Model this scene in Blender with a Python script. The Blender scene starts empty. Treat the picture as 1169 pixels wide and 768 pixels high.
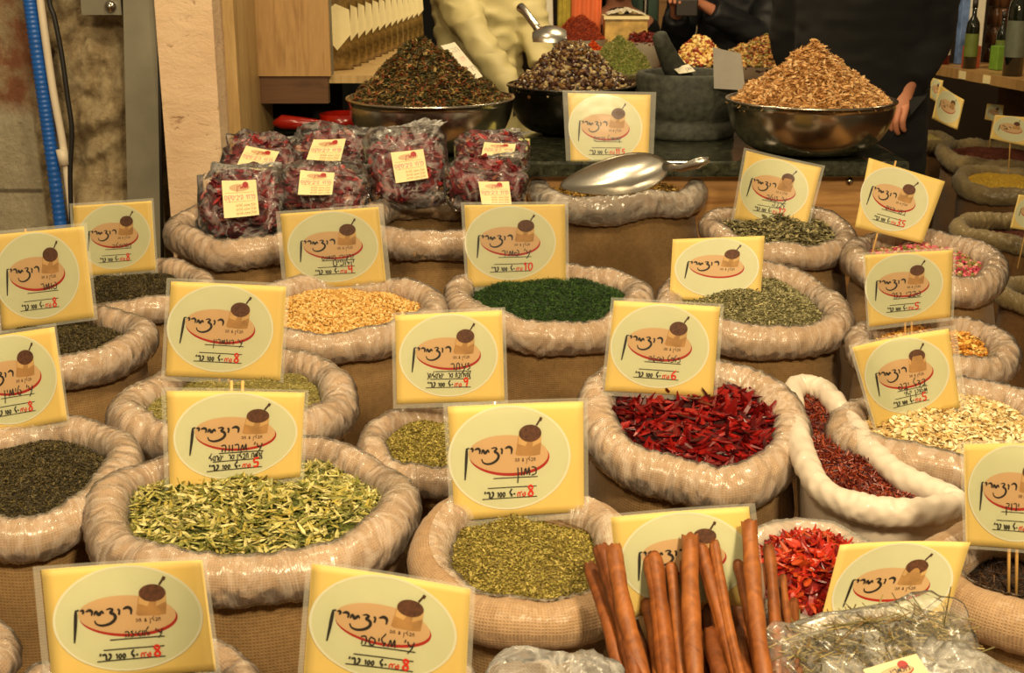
import bpy, math, random
import numpy as np
from mathutils import Vector, Matrix

random.seed(7); RNG = np.random.default_rng(7)
FPX = 1500.0; PIT = math.radians(17.0); CAM = Vector((0, 0, 1.45))
cP, sP = math.cos(PIT), math.sin(PIT)
scene = bpy.context.scene
COL = scene.collection

# ------------------------------------------------------------------ picture <-> place
def ray(px, py):
    x = (px - 584.5) / FPX; v = (384 - py) / FPX
    return Vector((x, cP + v * sP, -sP + v * cP))
def Pz(px, py, z):
    d = ray(px, py); t = (z - CAM.z) / d.z
    return CAM + d * t, t
def Py(px, py, y):
    d = ray(px, py); t = y / d.y
    return CAM + d * t
def PD(px, py, D): return CAM + ray(px, py) * D

# ------------------------------------------------------------------ materials
def srgb(r, g, b):
    f = lambda c: (c / 255 / 12.92) if c / 255 <= .04045 else ((c / 255 + .055) / 1.055) ** 2.4
    return (f(r), f(g), f(b), 1)
class NT:
    def __init__(s, name):
        s.m = bpy.data.materials.new(name); s.m.use_nodes = True
        s.t = s.m.node_tree; s.t.nodes.clear()
        s.out = s.n('ShaderNodeOutputMaterial')
    def n(s, k, **kw):
        o = s.t.nodes.new(k)
        for a, b in kw.items(): setattr(o, a, b)
        return o
    def l(s, a, b): s.t.links.new(a, b)
    def noise(s, scale, detail=4, rough=.55, coord='Object', dist=0, sc=None):
        tc = s.n('ShaderNodeTexCoord'); nz = s.n('ShaderNodeTexNoise')
        nz.inputs['Scale'].default_value = scale; nz.inputs['Detail'].default_value = detail
        nz.inputs['Roughness'].default_value = rough; nz.inputs['Distortion'].default_value = dist
        src = tc.outputs[coord]
        if sc:
            mp = s.n('ShaderNodeMapping'); mp.inputs['Scale'].default_value = sc; s.l(src, mp.inputs[0]); src = mp.outputs[0]
        s.l(src, nz.inputs['Vector']); return nz
    def ramp(s, fac, stops):
        r = s.n('ShaderNodeValToRGB'); e = r.color_ramp.elements
        while len(e) < len(stops): e.new(.5)
        for i, (p, c) in enumerate(stops): e[i].position = p; e[i].color = c
        s.l(fac, r.inputs[0]); return r
    def mix(s, fac, a, b, mode='MIX'):
        m = s.n('ShaderNodeMix', data_type='RGBA', blend_type=mode)
        for i, v in ((0, fac), (6, a), (7, b)):
            if hasattr(v, 'is_linked') or hasattr(v, 'links'): s.l(v, m.inputs[i])
            else: m.inputs[i].default_value = v
        return m.outputs[2]
    def bump(s, h, strength=.3, dist=.005, normal=None):
        b = s.n('ShaderNodeBump'); b.inputs['Strength'].default_value = strength; b.inputs['Distance'].default_value = dist
        s.l(h, b.inputs['Height'])
        if normal: s.l(normal, b.inputs['Normal'])
        return b.outputs[0]
    def bsdf(s, color=None, rough=.6, metal=0, normal=None, **kw):
        p = s.n('ShaderNodeBsdfPrincipled')
        if color is not None:
            if hasattr(color, 'links'): s.l(color, p.inputs['Base Color'])
            else: p.inputs['Base Color'].default_value = color
        p.inputs['Roughness'].default_value = rough; p.inputs['Metallic'].default_value = metal
        if normal: s.l(normal, p.inputs['Normal'])
        for k, v in kw.items():
            p.inputs[k.replace('_', ' ')].default_value = v
        return p
    def done(s, sh): s.l(sh.outputs[0] if hasattr(sh, 'outputs') else sh, s.out.inputs[0]); return s.m

def plain(name, col, rough=.6, metal=0, var=.12, scale=30, bump=0, bs=200, **kw):
    t = NT(name)
    nz = t.noise(scale)
    c2 = tuple([c * (1 - var * 2) for c in col[:3]] + [1]); c1 = tuple([min(1, c * (1 + var)) for c in col[:3]] + [1])
    r = t.ramp(nz.outputs[0], [(.3, c2), (.7, c1)])
    nm = t.bump(t.noise(bs).outputs[0], bump, .002) if bump else None
    return t.done(t.bsdf(r.outputs[0], rough, metal, nm, **kw))

def islands(name, cols, rough=.6, metal=0, spec=.4, bump=0, **kw):
    """colour differs from grain to grain"""
    t = NT(name); g = t.n('ShaderNodeNewGeometry')
    n = len(cols)
    r = t.ramp(g.outputs['Random Per Island'], [(i / n, c) for i, c in enumerate(cols)])
    r.color_ramp.interpolation = 'CONSTANT' if n > 3 else 'LINEAR'
    nz = t.noise(90)
    c = t.mix(.2, r.outputs[0], t.ramp(nz.outputs[0], [(.3, (.35, .35, .35, 1)), (.7, (1, 1, 1, 1))]).outputs[0], 'MULTIPLY')
    nm = t.bump(nz.outputs[0], bump, .002) if bump else None
    kw.setdefault('Specular_IOR_Level', spec)
    return t.done(t.bsdf(c, rough, metal, nm, **kw))

def burlap(name, ca, cb, coat=0.0, thread=.0018, wr=0.0, rough=.85):
    t = NT(name); uv = t.n('ShaderNodeTexCoord')
    hs = []
    for rot in (0, 1):
        w = t.n('ShaderNodeTexWave', wave_type='BANDS', bands_direction='X' if rot == 0 else 'Y')
        w.inputs['Scale'].default_value = 1 / thread / 3.14159 / 2 * 1.0
        w.inputs['Distortion'].default_value = 1.5; w.inputs['Detail Scale'].default_value = 1.2
        t.l(uv.outputs['UV'], w.inputs['Vector']); hs.append(w.outputs[1])
    m = t.n('ShaderNodeMath', operation='MAXIMUM'); t.l(hs[0], m.inputs[0]); t.l(hs[1], m.inputs[1])
    big = t.noise(9, 5, .6); fine = t.noise(160, 2, .6)
    c = t.ramp(big.outputs[0], [(.3, cb), (.7, ca)]).outputs[0]
    c = t.mix(.3, c, t.ramp(m.outputs[0], [(.1, (.32, .27, .2, 1)), (.8, (1, 1, 1, 1))]).outputs[0], 'MULTIPLY')
    c = t.mix(.3, c, t.ramp(fine.outputs[0], [(.35, (.5, .45, .4, 1)), (.6, (1, 1, 1, 1))]).outputs[0], 'MULTIPLY')
    nm = t.bump(m.outputs[0], .5, .0012)
    b = t.bsdf(c, rough, 0, nm, Specular_IOR_Level=.2, Sheen_Weight=.15)
    if coat:
        b.inputs['Coat Weight'].default_value = coat; b.inputs['Coat Roughness'].default_value = .3
        wz = t.noise(45, 3, .5, dist=.8); t.l(t.bump(wz.outputs[0], .6, .006), b.inputs['Coat Normal'])
    return t.done(b)

def film(name, bs=.8, ior=1.45, tint=(1, .97, .92, 1), base=.08, gain=.5, scale=28, rough=.16, stretch=None, coord='Object', rot=0):
    """thin clear crinkled plastic: mostly see-through, milky along its folds"""
    t = NT(name)
    nz = t.noise(scale, 4, .6, dist=1.6, sc=stretch, coord=coord)
    if rot:
        mp = [x for x in t.t.nodes if x.type == 'MAPPING'][0]; mp.inputs['Rotation'].default_value = (0, 0, rot); mp.vector_type = 'POINT'
    sub = t.n('ShaderNodeMath', operation='SUBTRACT'); t.l(nz.outputs[0], sub.inputs[0]); sub.inputs[1].default_value = .5
    ab = t.n('ShaderNodeMath', operation='ABSOLUTE'); t.l(sub.outputs[0], ab.inputs[0])
    rd = t.ramp(ab.outputs[0], [(0, (1, 1, 1, 1)), (.07, (0, 0, 0, 1))])
    lo = t.noise(scale * .35, 2); lr = t.ramp(lo.outputs[0], [(.35, (.15,) * 3 + (1,)), (.7, (1, 1, 1, 1))])
    mu = t.n('ShaderNodeMath', operation='MULTIPLY'); t.l(rd.outputs[0], mu.inputs[0]); t.l(lr.outputs[0], mu.inputs[1])
    ma = t.n('ShaderNodeMath', operation='MULTIPLY_ADD'); t.l(mu.outputs[0], ma.inputs[0]); ma.inputs[1].default_value = gain; ma.inputs[2].default_value = base
    nm = t.bump(nz.outputs[0], bs, .006)
    p = t.bsdf(tint, rough, 0, nm, Specular_IOR_Level=.9)
    tr = t.n('ShaderNodeBsdfTransparent'); mx = t.n('ShaderNodeMixShader')
    t.l(ma.outputs[0], mx.inputs[0]); t.l(tr.outputs[0], mx.inputs[1]); t.l(p.outputs[0], mx.inputs[2])
    gl = t.n('ShaderNodeBsdfGlossy'); gl.inputs['Roughness'].default_value = .2; t.l(nm, gl.inputs['Normal'])
    fr = t.n('ShaderNodeFresnel'); fr.inputs[0].default_value = ior; t.l(nm, fr.inputs['Normal'])
    m2 = t.n('ShaderNodeMixShader'); t.l(fr.outputs[0], m2.inputs[0]); t.l(mx.outputs[0], m2.inputs[1]); t.l(gl.outputs[0], m2.inputs[2])
    return t.done(m2)

def wood(name, a, b, scale=1, axis='Z', rough=.45):
    t = NT(name); sc = {'Z': (14, 14, 1.2), 'X': (1.2, 14, 14), 'Y': (14, 1.2, 14)}[axis]
    nz = t.noise(2.2 * scale, 6, .6, dist=1.2, sc=sc); n2 = t.noise(9 * scale, 3, .6, sc=sc)
    c = t.ramp(nz.outputs[0], [(.3, b), (.5, a), (.62, a), (.75, b)]).outputs[0]
    c = t.mix(.3, c, t.ramp(n2.outputs[0], [(.35, (.55, .5, .45, 1)), (.6, (1, 1, 1, 1))]).outputs[0], 'MULTIPLY')
    return t.done(t.bsdf(c, rough, 0, t.bump(n2.outputs[0], .15, .001)))

M = {}
M['burlap'] = burlap('burlap', srgb(154, 122, 80), srgb(118, 91, 56))
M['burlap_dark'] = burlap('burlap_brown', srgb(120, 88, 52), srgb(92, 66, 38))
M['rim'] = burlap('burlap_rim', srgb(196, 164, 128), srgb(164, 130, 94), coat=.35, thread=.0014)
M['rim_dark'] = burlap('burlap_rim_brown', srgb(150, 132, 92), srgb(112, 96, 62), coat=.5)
M['film'] = film('liner_film', bs=.5, ior=1.25, tint=(1, .88, .76, 1), base=.12, gain=.42, scale=3.0, stretch=(9, 3.5, 1), coord='UV', rot=.5)
M['film_bag'] = film('bag_film', bs=.3, ior=1.22, tint=(.95, .92, .9, 1), base=.02, gain=.35, scale=12)
M['film_milk'] = film('milky_bag_film', bs=.4, ior=1.25, tint=(.95, .93, .88, 1), base=.12, gain=.5, scale=14)
M['film_thick'] = film('thick_liner_film', tint=(1, .93, .82, 1), base=.26, gain=.4, scale=12)
M['white_sack'] = plain('white_sack_cloth', srgb(220, 206, 188), .5, var=.06, scale=12, bump=.4, bs=14, Coat_Weight=.2)
t = NT('sleeve_plastic')
tr = t.n('ShaderNodeBsdfTransparent'); gl = t.n('ShaderNodeBsdfGlossy'); gl.inputs['Roughness'].default_value = .18
nz = t.noise(14, 2); nm = t.bump(nz.outputs[0], .25, .004); t.l(nm, gl.inputs['Normal'])
lw = t.n('ShaderNodeFresnel'); lw.inputs[0].default_value = 1.4; mx = t.n('ShaderNodeMixShader')
t.l(lw.outputs[0], mx.inputs[0]); t.l(tr.outputs[0], mx.inputs[1]); t.l(gl.outputs[0], mx.inputs[2]); M['sleeve'] = t.done(mx)
t = NT('sleeve_seam'); tr = t.n('ShaderNodeBsdfTransparent'); p = t.bsdf(srgb(225, 222, 205), .25); mx = t.n('ShaderNodeMixShader'); mx.inputs[0].default_value = .26
t.l(tr.outputs[0], mx.inputs[1]); t.l(p.outputs[0], mx.inputs[2]); M['seam'] = t.done(mx)
M['card'] = plain('yellow_card', srgb(232, 202, 118), .55, var=.05, scale=9)
M['disc'] = plain('pale_green_print', srgb(206, 206, 166), .5, var=.02)
M['ring'] = plain('pale_ring_print', srgb(222, 220, 194), .5, var=.02)
M['plate'] = plain('orange_print', srgb(206, 170, 124), .5, var=.05, scale=12)
M['redprint'] = plain('red_print', srgb(176, 36, 26), .5)
M['sackprint'] = plain('tan_print', srgb(178, 134, 78), .6, var=.15, scale=60)
M['sackprint_light'] = plain('light_tan_print', srgb(208, 168, 108), .6, var=.1, scale=60)
M['sacktop'] = plain('brown_print', srgb(98, 58, 34), .6, var=.25, scale=300)
M['ink'] = plain('dark_ink', srgb(38, 32, 26), .5, var=0)
M['inkbrown'] = plain('brown_ink', srgb(72, 44, 26), .5, var=0)
M['redink'] = plain('red_ink', srgb(214, 44, 22), .5, var=0)
M['pinkink'] = plain('pink_ink', srgb(222, 110, 120), .5, var=0)
M['label'] = plain('cream_label_paper', srgb(240, 224, 170), .6, var=.03)
M['paper'] = plain('white_paper', srgb(225, 218, 196), .6, var=.04)
M['greypaper'] = plain('grey_card', srgb(150, 145, 135), .6, var=.04)
M['skewer'] = wood('skewer_wood', srgb(225, 180, 105), srgb(190, 140, 80))
M['steel'] = plain('brushed_steel', srgb(200, 192, 178), .2, 1, var=.06, scale=8, bump=.05, bs=60)
M['darksteel'] = plain('dark_steel', srgb(92, 88, 80), .25, 1, var=.1, scale=8)
M['scoop'] = plain('cast_aluminium', srgb(205, 200, 190), .28, 1, var=.06, scale=20, bump=.05)
M['stone'] = plain('grey_stone', srgb(62, 64, 54), .7, var=.3, scale=60, bump=.4, bs=120)
t = NT('dark_granite'); nz = t.noise(55, 6, .7, dist=.6)
M['granite'] = t.done(t.bsdf(t.ramp(nz.outputs[0], [(.35, srgb(22, 26, 20)), (.6, srgb(60, 62, 48)), (.75, srgb(130, 125, 100))]).outputs[0], .12, 0))
M['wood'] = wood('oak_wood', srgb(176, 138, 86), srgb(140, 104, 60))
M['woodx'] = wood('oak_wood_across', srgb(186, 140, 84), srgb(148, 102, 56), axis='X')
M['darkwood'] = wood('dark_wood', srgb(98, 66, 38), srgb(70, 44, 25), axis='X')
M['edgewood'] = wood('pale_edge_wood', srgb(186, 156, 104), srgb(162, 130, 80))
M['black'] = plain('black_cloth', srgb(13, 12, 11), .95, var=.15, scale=8, bump=.3, bs=40)
M['navy'] = plain('black_padded_cloth', srgb(17, 18, 23), .6, var=.15, scale=8, bump=.3, bs=25)
M['skin'] = plain('skin', srgb(196, 130, 98), .55, var=.06, scale=20, Subsurface_Weight=.1)
M['hair'] = plain('dark_hair', srgb(24, 18, 14), .5, var=.2, scale=200)
M['jacket'] = plain('cream_quilted_cloth', srgb(192, 180, 128), .6, var=.05, scale=10, bump=.7, bs=16)
M['red'] = plain('red_enamel', srgb(140, 22, 10), .2, var=.1)
M['orange'] = plain('orange_cloth', srgb(226, 112, 62), .6, var=.1, scale=5)
M['greendoor'] = plain('green_paint', srgb(60, 92, 72), .5, var=.06, scale=4)
M['cream'] = plain('cream_paint', srgb(222, 198, 150), .7, var=.03, scale=3)
M['brownwall'] = plain('brown_paint', srgb(58, 42, 26), .8, var=.1, scale=3)
M['floor'] = plain('floor_tiles', srgb(80, 72, 60), .6, var=.15, scale=3)
M['blue'] = plain('blue_pipe_plastic', srgb(24, 86, 170), .4, var=.08)
M['whitepipe'] = plain('white_pipe_plastic', srgb(214, 200, 176), .45, var=.06, scale=6)
M['cable'] = plain('black_cable_rubber', srgb(24, 20, 16), .5)
M['zinc'] = plain('galvanised_metal', srgb(132, 127, 110), .42, .25, var=.12, scale=7, bump=.1, bs=40)
M['dark'] = plain('gap_shade', srgb(20, 17, 14), .8)  # near-black that stands for shade in the opening below the cabinet
M['glass'] = film('clear_glass', base=.03, gain=.05, rough=.05)

# ------------------------------------------------------------------ objects
WL = {}
def props(o, label=None, cat=None, group=None, kind=None):
    if label: o['label'] = label
    if cat: o['category'] = cat
    if group: o['group'] = group
    if kind: o['kind'] = kind
    return o
def thing(name, label, cat, loc, group=None, rotz=0):
    o = bpy.data.objects.new(name, None); COL.objects.link(o); o.location = loc; o.empty_display_size = .05
    WL[o.name] = Vector(loc)
    return props(o, label, cat, group)
def fast_mesh(name, V, faces):
    V = np.asarray(V, dtype=np.float32).reshape(-1, 3)
    me = bpy.data.meshes.new(name)
    if isinstance(faces, np.ndarray):
        n, k = faces.shape; loops = faces.ravel(); sizes = np.full(n, k)
    else:
        sizes = np.array([len(f) for f in faces]); loops = np.array([i for f in faces for i in f])
        n = len(faces)
    me.vertices.add(len(V)); me.vertices.foreach_set('co', V.ravel())
    me.loops.add(len(loops)); me.loops.foreach_set('vertex_index', loops.astype(np.int32))
    me.polygons.add(n); st = np.concatenate([[0], np.cumsum(sizes)[:-1]]).astype(np.int32)
    me.polygons.foreach_set('loop_start', st)
    me.update(calc_edges=True); me.validate()
    return me
def mk(name, V, faces, mats, parent=None, smooth=True, mi=None, uv=None, loc=None, **pr):
    """mesh from world coordinates; origin at the parent's origin, or loc, or base centre"""
    V = np.asarray(V, dtype=np.float64).reshape(-1, 3)
    if parent is not None: org = WL[parent.name]
    elif loc is not None: org = Vector(loc)
    else: org = Vector((V[:, 0].mean(), V[:, 1].mean(), V[:, 2].min()))
    me = fast_mesh(name, V - np.array(org), faces)
    if not isinstance(mats, (list, tuple)): mats = [mats]
    for m in mats: me.materials.append(m)
    if mi is not None: me.polygons.foreach_set('material_index', np.asarray(mi, dtype=np.int32))
    me.polygons.foreach_set('use_smooth', np.full(len(me.polygons), bool(smooth)))
    if uv is not None:
        l = me.uv_layers.new(name='UVMap'); vi = np.zeros(len(me.loops), dtype=np.int32)
        me.loops.foreach_get('vertex_index', vi); l.data.foreach_set('uv', np.asarray(uv, dtype=np.float32)[vi].ravel())
    o = bpy.data.objects.new(name, me); COL.objects.link(o)
    if parent is not None: o.parent = parent
    else: o.location = org
    WL[o.name] = Vector(org)
    return props(o, **pr)
class MB:
    def __init__(s): s.V = []; s.F = []; s.mi = []; s.n = 0
    def add(s, V, F, m=0):
        V = np.asarray(V, float).reshape(-1, 3); s.V.append(V)
        for f in F: s.F.append(tuple(int(i) + s.n for i in f)); s.mi.append(m)
        s.n += len(V); return s
    def box(s, a, b, m=0, R=None, c=None):
        x0, y0, z0 = a; x1, y1, z1 = b
        V = np.array([(x0,y0,z0),(x1,y0,z0),(x1,y1,z0),(x0,y1,z0),(x0,y0,z1),(x1,y0,z1),(x1,y1,z1),(x0,y1,z1)], float)
        if R is not None: V = (V - c) @ np.array(R).T + c
        return s.add(V, [(3,2,1,0),(4,5,6,7),(0,1,5,4),(1,2,6,5),(2,3,7,6),(3,0,4,7)], m)
    def tube(s, pts, rad, seg=10, m=0, cap=True):
        P = np.array([tuple(p) for p in pts], float); n = len(P)
        rad = np.broadcast_to(np.asarray(rad, float), (n,))
        T = np.gradient(P, axis=0); T /= np.linalg.norm(T, axis=1)[:, None] + 1e-12
        ref = np.array([0, 0, 1.]) if abs(T[0, 2]) < .9 else np.array([1., 0, 0])
        V = []
        for i in range(n):
            a = np.cross(T[i], ref); a /= np.linalg.norm(a) + 1e-12; b = np.cross(a, T[i])
            for k in range(seg):
                th = 2 * math.pi * k / seg; V.append(P[i] + rad[i] * (math.cos(th) * a + math.sin(th) * b))
        F = [(i*seg+k, i*seg+(k+1)%seg, (i+1)*seg+(k+1)%seg, (i+1)*seg+k) for i in range(n-1) for k in range(seg)]
        if cap: F += [tuple(range(seg))[::-1], tuple((n-1)*seg+k for k in range(seg))]
        return s.add(V, F, m)
    def lathe(s, prof, c, seg=48, m=0, cap=False):
        V = []; n = len(prof)
        for r, z in prof:
            for k in range(seg):
                a = 2 * math.pi * k / seg; V.append((c[0] + r * math.cos(a), c[1] + r * math.sin(a), c[2] + z))
        F = [(i*seg+k, i*seg+(k+1)%seg, (i+1)*seg+(k+1)%seg, (i+1)*seg+k) for i in range(n-1) for k in range(seg)]
        if cap: F += [tuple(range(seg))[::-1], tuple((n-1)*seg+k for k in range(seg))]
        return s.add(V, F, m)
    def ball(s, c, r, m=0, nu=12, nv=8, R=None):
        r = np.broadcast_to(np.asarray(r, float), (3,)); V = []
        for j in range(nv + 1):
            ph = math.pi * j / nv
            for i in range(nu):
                th = 2 * math.pi * i / nu; V.append((math.sin(ph)*math.cos(th)*r[0], math.sin(ph)*math.sin(th)*r[1], math.cos(ph)*r[2]))
        V = np.array(V)
        if R is not None: V = V @ np.array(R).T
        F = [(j*nu+i, (j+1)*nu+i, (j+1)*nu+(i+1)%nu, j*nu+(i+1)%nu) for j in range(nv) for i in range(nu)]
        return s.add(V + np.array(c), F, m)
    def build(s, name, mats, parent=None, smooth=False, **kw):
        o = mk(name, np.concatenate(s.V), s.F, mats, parent, smooth, mi=s.mi, **kw)
        return o
def bevel(o, w=.003, seg=2):
    b = o.modifiers.new('bevel', 'BEVEL'); b.width = w; b.segments = seg; b.limit_method = 'ANGLE'
    return o

# ------------------------------------------------------------------ grains
def rot_batch(n, tilt):
    yaw = RNG.uniform(0, 2*math.pi, n); tl = np.abs(RNG.normal(0, tilt, n)); ax = RNG.uniform(0, 2*math.pi, n); sp = RNG.uniform(0, 2*math.pi, n)
    cz, sz = np.cos(yaw), np.sin(yaw)
    Rz = np.zeros((n,3,3)); Rz[:,0,0]=cz; Rz[:,0,1]=-sz; Rz[:,1,0]=sz; Rz[:,1,1]=cz; Rz[:,2,2]=1
    kx, ky = np.cos(ax), np.sin(ax); c, s = np.cos(tl), np.sin(tl)
    Rt = np.zeros((n,3,3)); Rt[:,0,0]=c+kx*kx*(1-c); Rt[:,0,1]=kx*ky*(1-c); Rt[:,0,2]=ky*s
    Rt[:,1,0]=kx*ky*(1-c); Rt[:,1,1]=c+ky*ky*(1-c); Rt[:,1,2]=-kx*s; Rt[:,2,0]=-ky*s; Rt[:,2,1]=kx*s; Rt[:,2,2]=c
    return Rt @ Rz
def tpl_ball(nu=6, nv=4):
    b = MB().ball((0,0,0), 1, nu=nu, nv=nv); return np.concatenate(b.V), np.array(b.F)
def tpl_flake():
    V = np.array([(-1,-.6,.1),(0,-.8,-.12),(1,-.5,.15),(-.9,.6,-.05),(.1,.8,.12),(1,.55,-.1)], float)
    return V, np.array([(0,1,4,3),(1,2,5,4)])
def tpl_leaf():
    V = np.array([(-1,0,.15),(-.35,-.8,.25),(-.3,0,-.1),(-.35,.8,.25),(.4,-.6,.2),(.35,0,-.05),(.4,.6,.22),(1,0,.2)], float)
    return V, np.array([(0,1,2,2),(0,2,3,3),(1,4,5,2),(2,5,6,3),(4,7,5,5),(5,7,6,6)])
def tpl_pod(seg=5, n=5, bend=.35):
    V = []
    for i in range(n):
        x = -1 + 2 * i / (n - 1); r = (.25, .9, 1, .7, .15)[i] if n == 5 else 1
        for k in range(seg):
            a = 2*math.pi*k/seg; V.append((x, r*math.cos(a), r*math.sin(a)*.8 + bend*(x*x)))
    F = [(i*seg+k, i*seg+(k+1)%seg, (i+1)*seg+(k+1)%seg, (i+1)*seg+k) for i in range(n-1) for k in range(seg)]
    return np.array(V), np.array(F)
def tpl_needle():
    V = np.array([(-1,-.5,0),(-1,.5,0),(-1,0,.7),(1,-.4,.1),(1,.4,.1),(1,0,.6)], float)
    return V, np.array([(0,1,4,3),(1,2,5,4),(2,0,3,5)])
TPL = {'ball': tpl_ball(), 'flake': tpl_flake(), 'leaf': tpl_leaf(), 'pod': tpl_pod(), 'needle': tpl_needle(), 'bud': tpl_ball(6, 4)}
def grains(pos, tpl, size, tilt=.5, jit=.35):
    T, F = TPL[tpl]; n = len(pos)
    S = np.array(size)[None, :] * RNG.uniform(1-jit, 1+jit, (n, 1)) * RNG.uniform(.8, 1.2, (n, 3))
    V = np.einsum('nij,nkj->nki', rot_batch(n, tilt), T[None] * S[:, None, :]) + pos[:, None, :]
    FF = (F[None] + (np.arange(n) * len(T))[:, None, None]).reshape(-1, F.shape[1])
    return V.reshape(-1, 3), FF
def fix_quads(FF):
    return [tuple(dict.fromkeys(f)) for f in FF.tolist()]

def sines(th, seed, ks, amp):
    r = random.Random(seed); o = 0
    for k in ks: o = o + np.sin(k * th + r.uniform(0, 6.28)) * r.uniform(.5, 1) / (k ** .5)
    return o * amp

# kinds of fill: template, size (m), count per sq m, tilt, colours, mound
def mats_for(key, cols, **kw): M['f_' + key] = islands('grain_' + key, [srgb(*c) for c in cols], **kw); return M['f_' + key]
FK = {}
def kind(key, tpl, size, dens, tilt, cols, base, **kw):
    size = tuple(.76*v for v in size); dens *= 1.6
    FK[key] = (tpl, size, dens, tilt, mats_for(key, cols, **kw), plain('bed_' + key, srgb(*base), .9, var=.3, scale=150, bump=.8, bs=220))
kind('olive', 'flake', (.0025,.0013,.0016), 170000, .7, [(92,78,38),(120,104,52),(70,58,28),(104,92,50),(138,120,66)], (78,66,32))
kind('darkherb', 'flake', (.0024,.0013,.0015), 180000, .7, [(66,56,28),(84,72,38),(48,40,20),(98,84,44),(60,52,30)], (52,44,22))
kind('lightherb', 'needle', (.004,.0007,.0007), 160000, .6, [(176,164,92),(150,140,70),(124,116,56),(196,182,112),(140,124,64)], (116,104,52))
kind('oregano', 'flake', (.0023,.0012,.0014), 240000, .7, [(168,150,72),(140,124,52),(190,172,92),(120,104,42),(156,146,64),(104,90,36)], (122,106,44))
kind('dill', 'needle', (.006,.0011,.001), 110000, 1.0, [(44,80,18),(22,50,8),(70,104,30),(34,64,14),(16,38,6)], (22,46,8))
kind('greyherb', 'flake', (.0036,.0016,.002), 100000, .7, [(168,160,112),(132,126,84),(190,180,132),(104,96,60),(150,146,108)], (104,98,62))
kind('greyleaf', 'leaf', (.0095,.0042,.006), 26000, .7, [(156,146,104),(120,112,76),(180,168,122),(92,84,52),(140,134,100)], (84,76,48), rough=.7)
kind('greenleaf', 'leaf', (.0105,.0034,.0045), 40000, .6, [(172,164,84),(134,134,62),(206,196,124),(104,108,48),(186,170,82),(156,152,90),(216,204,140)], (84,90,34), rough=.55)
kind('bean', 'ball', (.0034,.0024,.0024), 85000, .9, [(226,184,108),(206,156,76),(238,204,136),(190,138,64)], (170,124,60), rough=.4)
kind('chili', 'pod', (.021,.0058,.004), 12500, .75, [(124,12,12),(86,8,10),(150,24,18),(64,8,10),(106,12,12)], (60,6,6), rough=.35, spec=.35)
kind('chilibright', 'pod', (.012,.0042,.002), 36000, .9, [(178,34,18),(146,20,12),(198,54,26),(112,12,10),(190,76,32)], (140,16,10), rough=.35, spec=.6)
kind('chilidark', 'needle', (.009,.0022,.0016), 60000, .8, [(132,44,20),(98,26,14),(160,70,32),(76,16,10)], (88,16,10), rough=.4, spec=.5)
kind('cream', 'flake', (.0056,.0034,.003), 60000, .7, [(246,228,178),(228,200,142),(252,240,200),(214,180,118)], (216,186,130), rough=.6)
kind('yellowchip', 'flake', (.006,.004,.004), 45000, .7, [(236,184,88),(214,150,58),(246,206,120),(196,128,48)], (196,140,60))
kind('bud', 'bud', (.0058,.0044,.0042), 36000, 1.2, [(196,70,92),(150,136,72),(222,120,130),(168,44,72),(216,176,140),(120,112,52)], (90,60,40))
kind('tea', 'needle', (.0055,.0012,.001), 90000, .8, [(66,42,24),(48,28,16),(92,62,36),(34,20,12)], (34,22,14))
kind('chamomile', 'leaf', (.007,.0032,.005), 40000, .9, [(176,136,58),(140,104,44),(206,168,84),(104,74,30),(188,150,70)], (92,68,30))
kind('mixtea', 'leaf', (.009,.0045,.007), 34000, .9, [(96,78,38),(58,60,30),(142,116,62),(120,60,32),(74,60,28),(150,88,44),(64,66,32),(164,140,84),(84,72,34),(110,92,46)], (50,40,20))
kind('nutmix', 'ball', (.011,.0065,.0055), 13000, 1.0, [(92,60,32),(52,30,20),(130,94,50),(70,44,26),(120,92,48),(60,26,20),(44,28,18),(170,150,104),(78,50,28)], (36,24,14), rough=.35, spec=.5)
kind('petal', 'leaf', (.0105,.0062,.006), 30000, .7, [(230,188,130),(212,166,106),(240,206,152),(194,144,88),(224,180,120)], (176,124,68), rough=.5)
kind('yellowpowder', 'ball', (.0014,.0014,.001), 60000, .5, [(214,180,60),(196,160,48)], (206,170,56))
kind('creampowder', 'ball', (.0014,.0014,.001), 60000, .5, [(206,190,120),(186,168,100)], (196,180,112))
kind('redpowder', 'ball', (.0014,.0014,.001), 60000, .5, [(110,52,28),(88,38,20)], (100,46,26))
kind('greenmix', 'needle', (.008,.0022,.002), 50000, .9, [(118,124,56),(92,102,38),(150,150,80),(166,154,92)], (96,108,36))
kind('redmix', 'needle', (.007,.002,.002), 50000, .9, [(168,58,24),(128,36,16),(196,84,36)], (110,34,14))
kind('fruitmix', 'ball', (.012,.009,.006), 11000, 1.0, [(190,140,76),(120,84,40),(206,172,104),(110,40,24),(134,120,56),(160,108,56)], (100,70,36), rough=.4)
kind('orangemix', 'flake', (.006,.004,.003), 40000, .7, [(232,100,30),(206,76,20)], (206,80,24))
kind('palenuts', 'ball', (.012,.009,.007), 9000, 1.0, [(232,198,118),(212,170,88),(246,220,150),(150,60,36)], (160,120,60), rough=.4)
kind('darkfruit', 'ball', (.014,.01,.006), 8000, 1.0, [(92,22,18),(64,14,12),(120,34,26)], (50,12,10), rough=.3)

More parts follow.
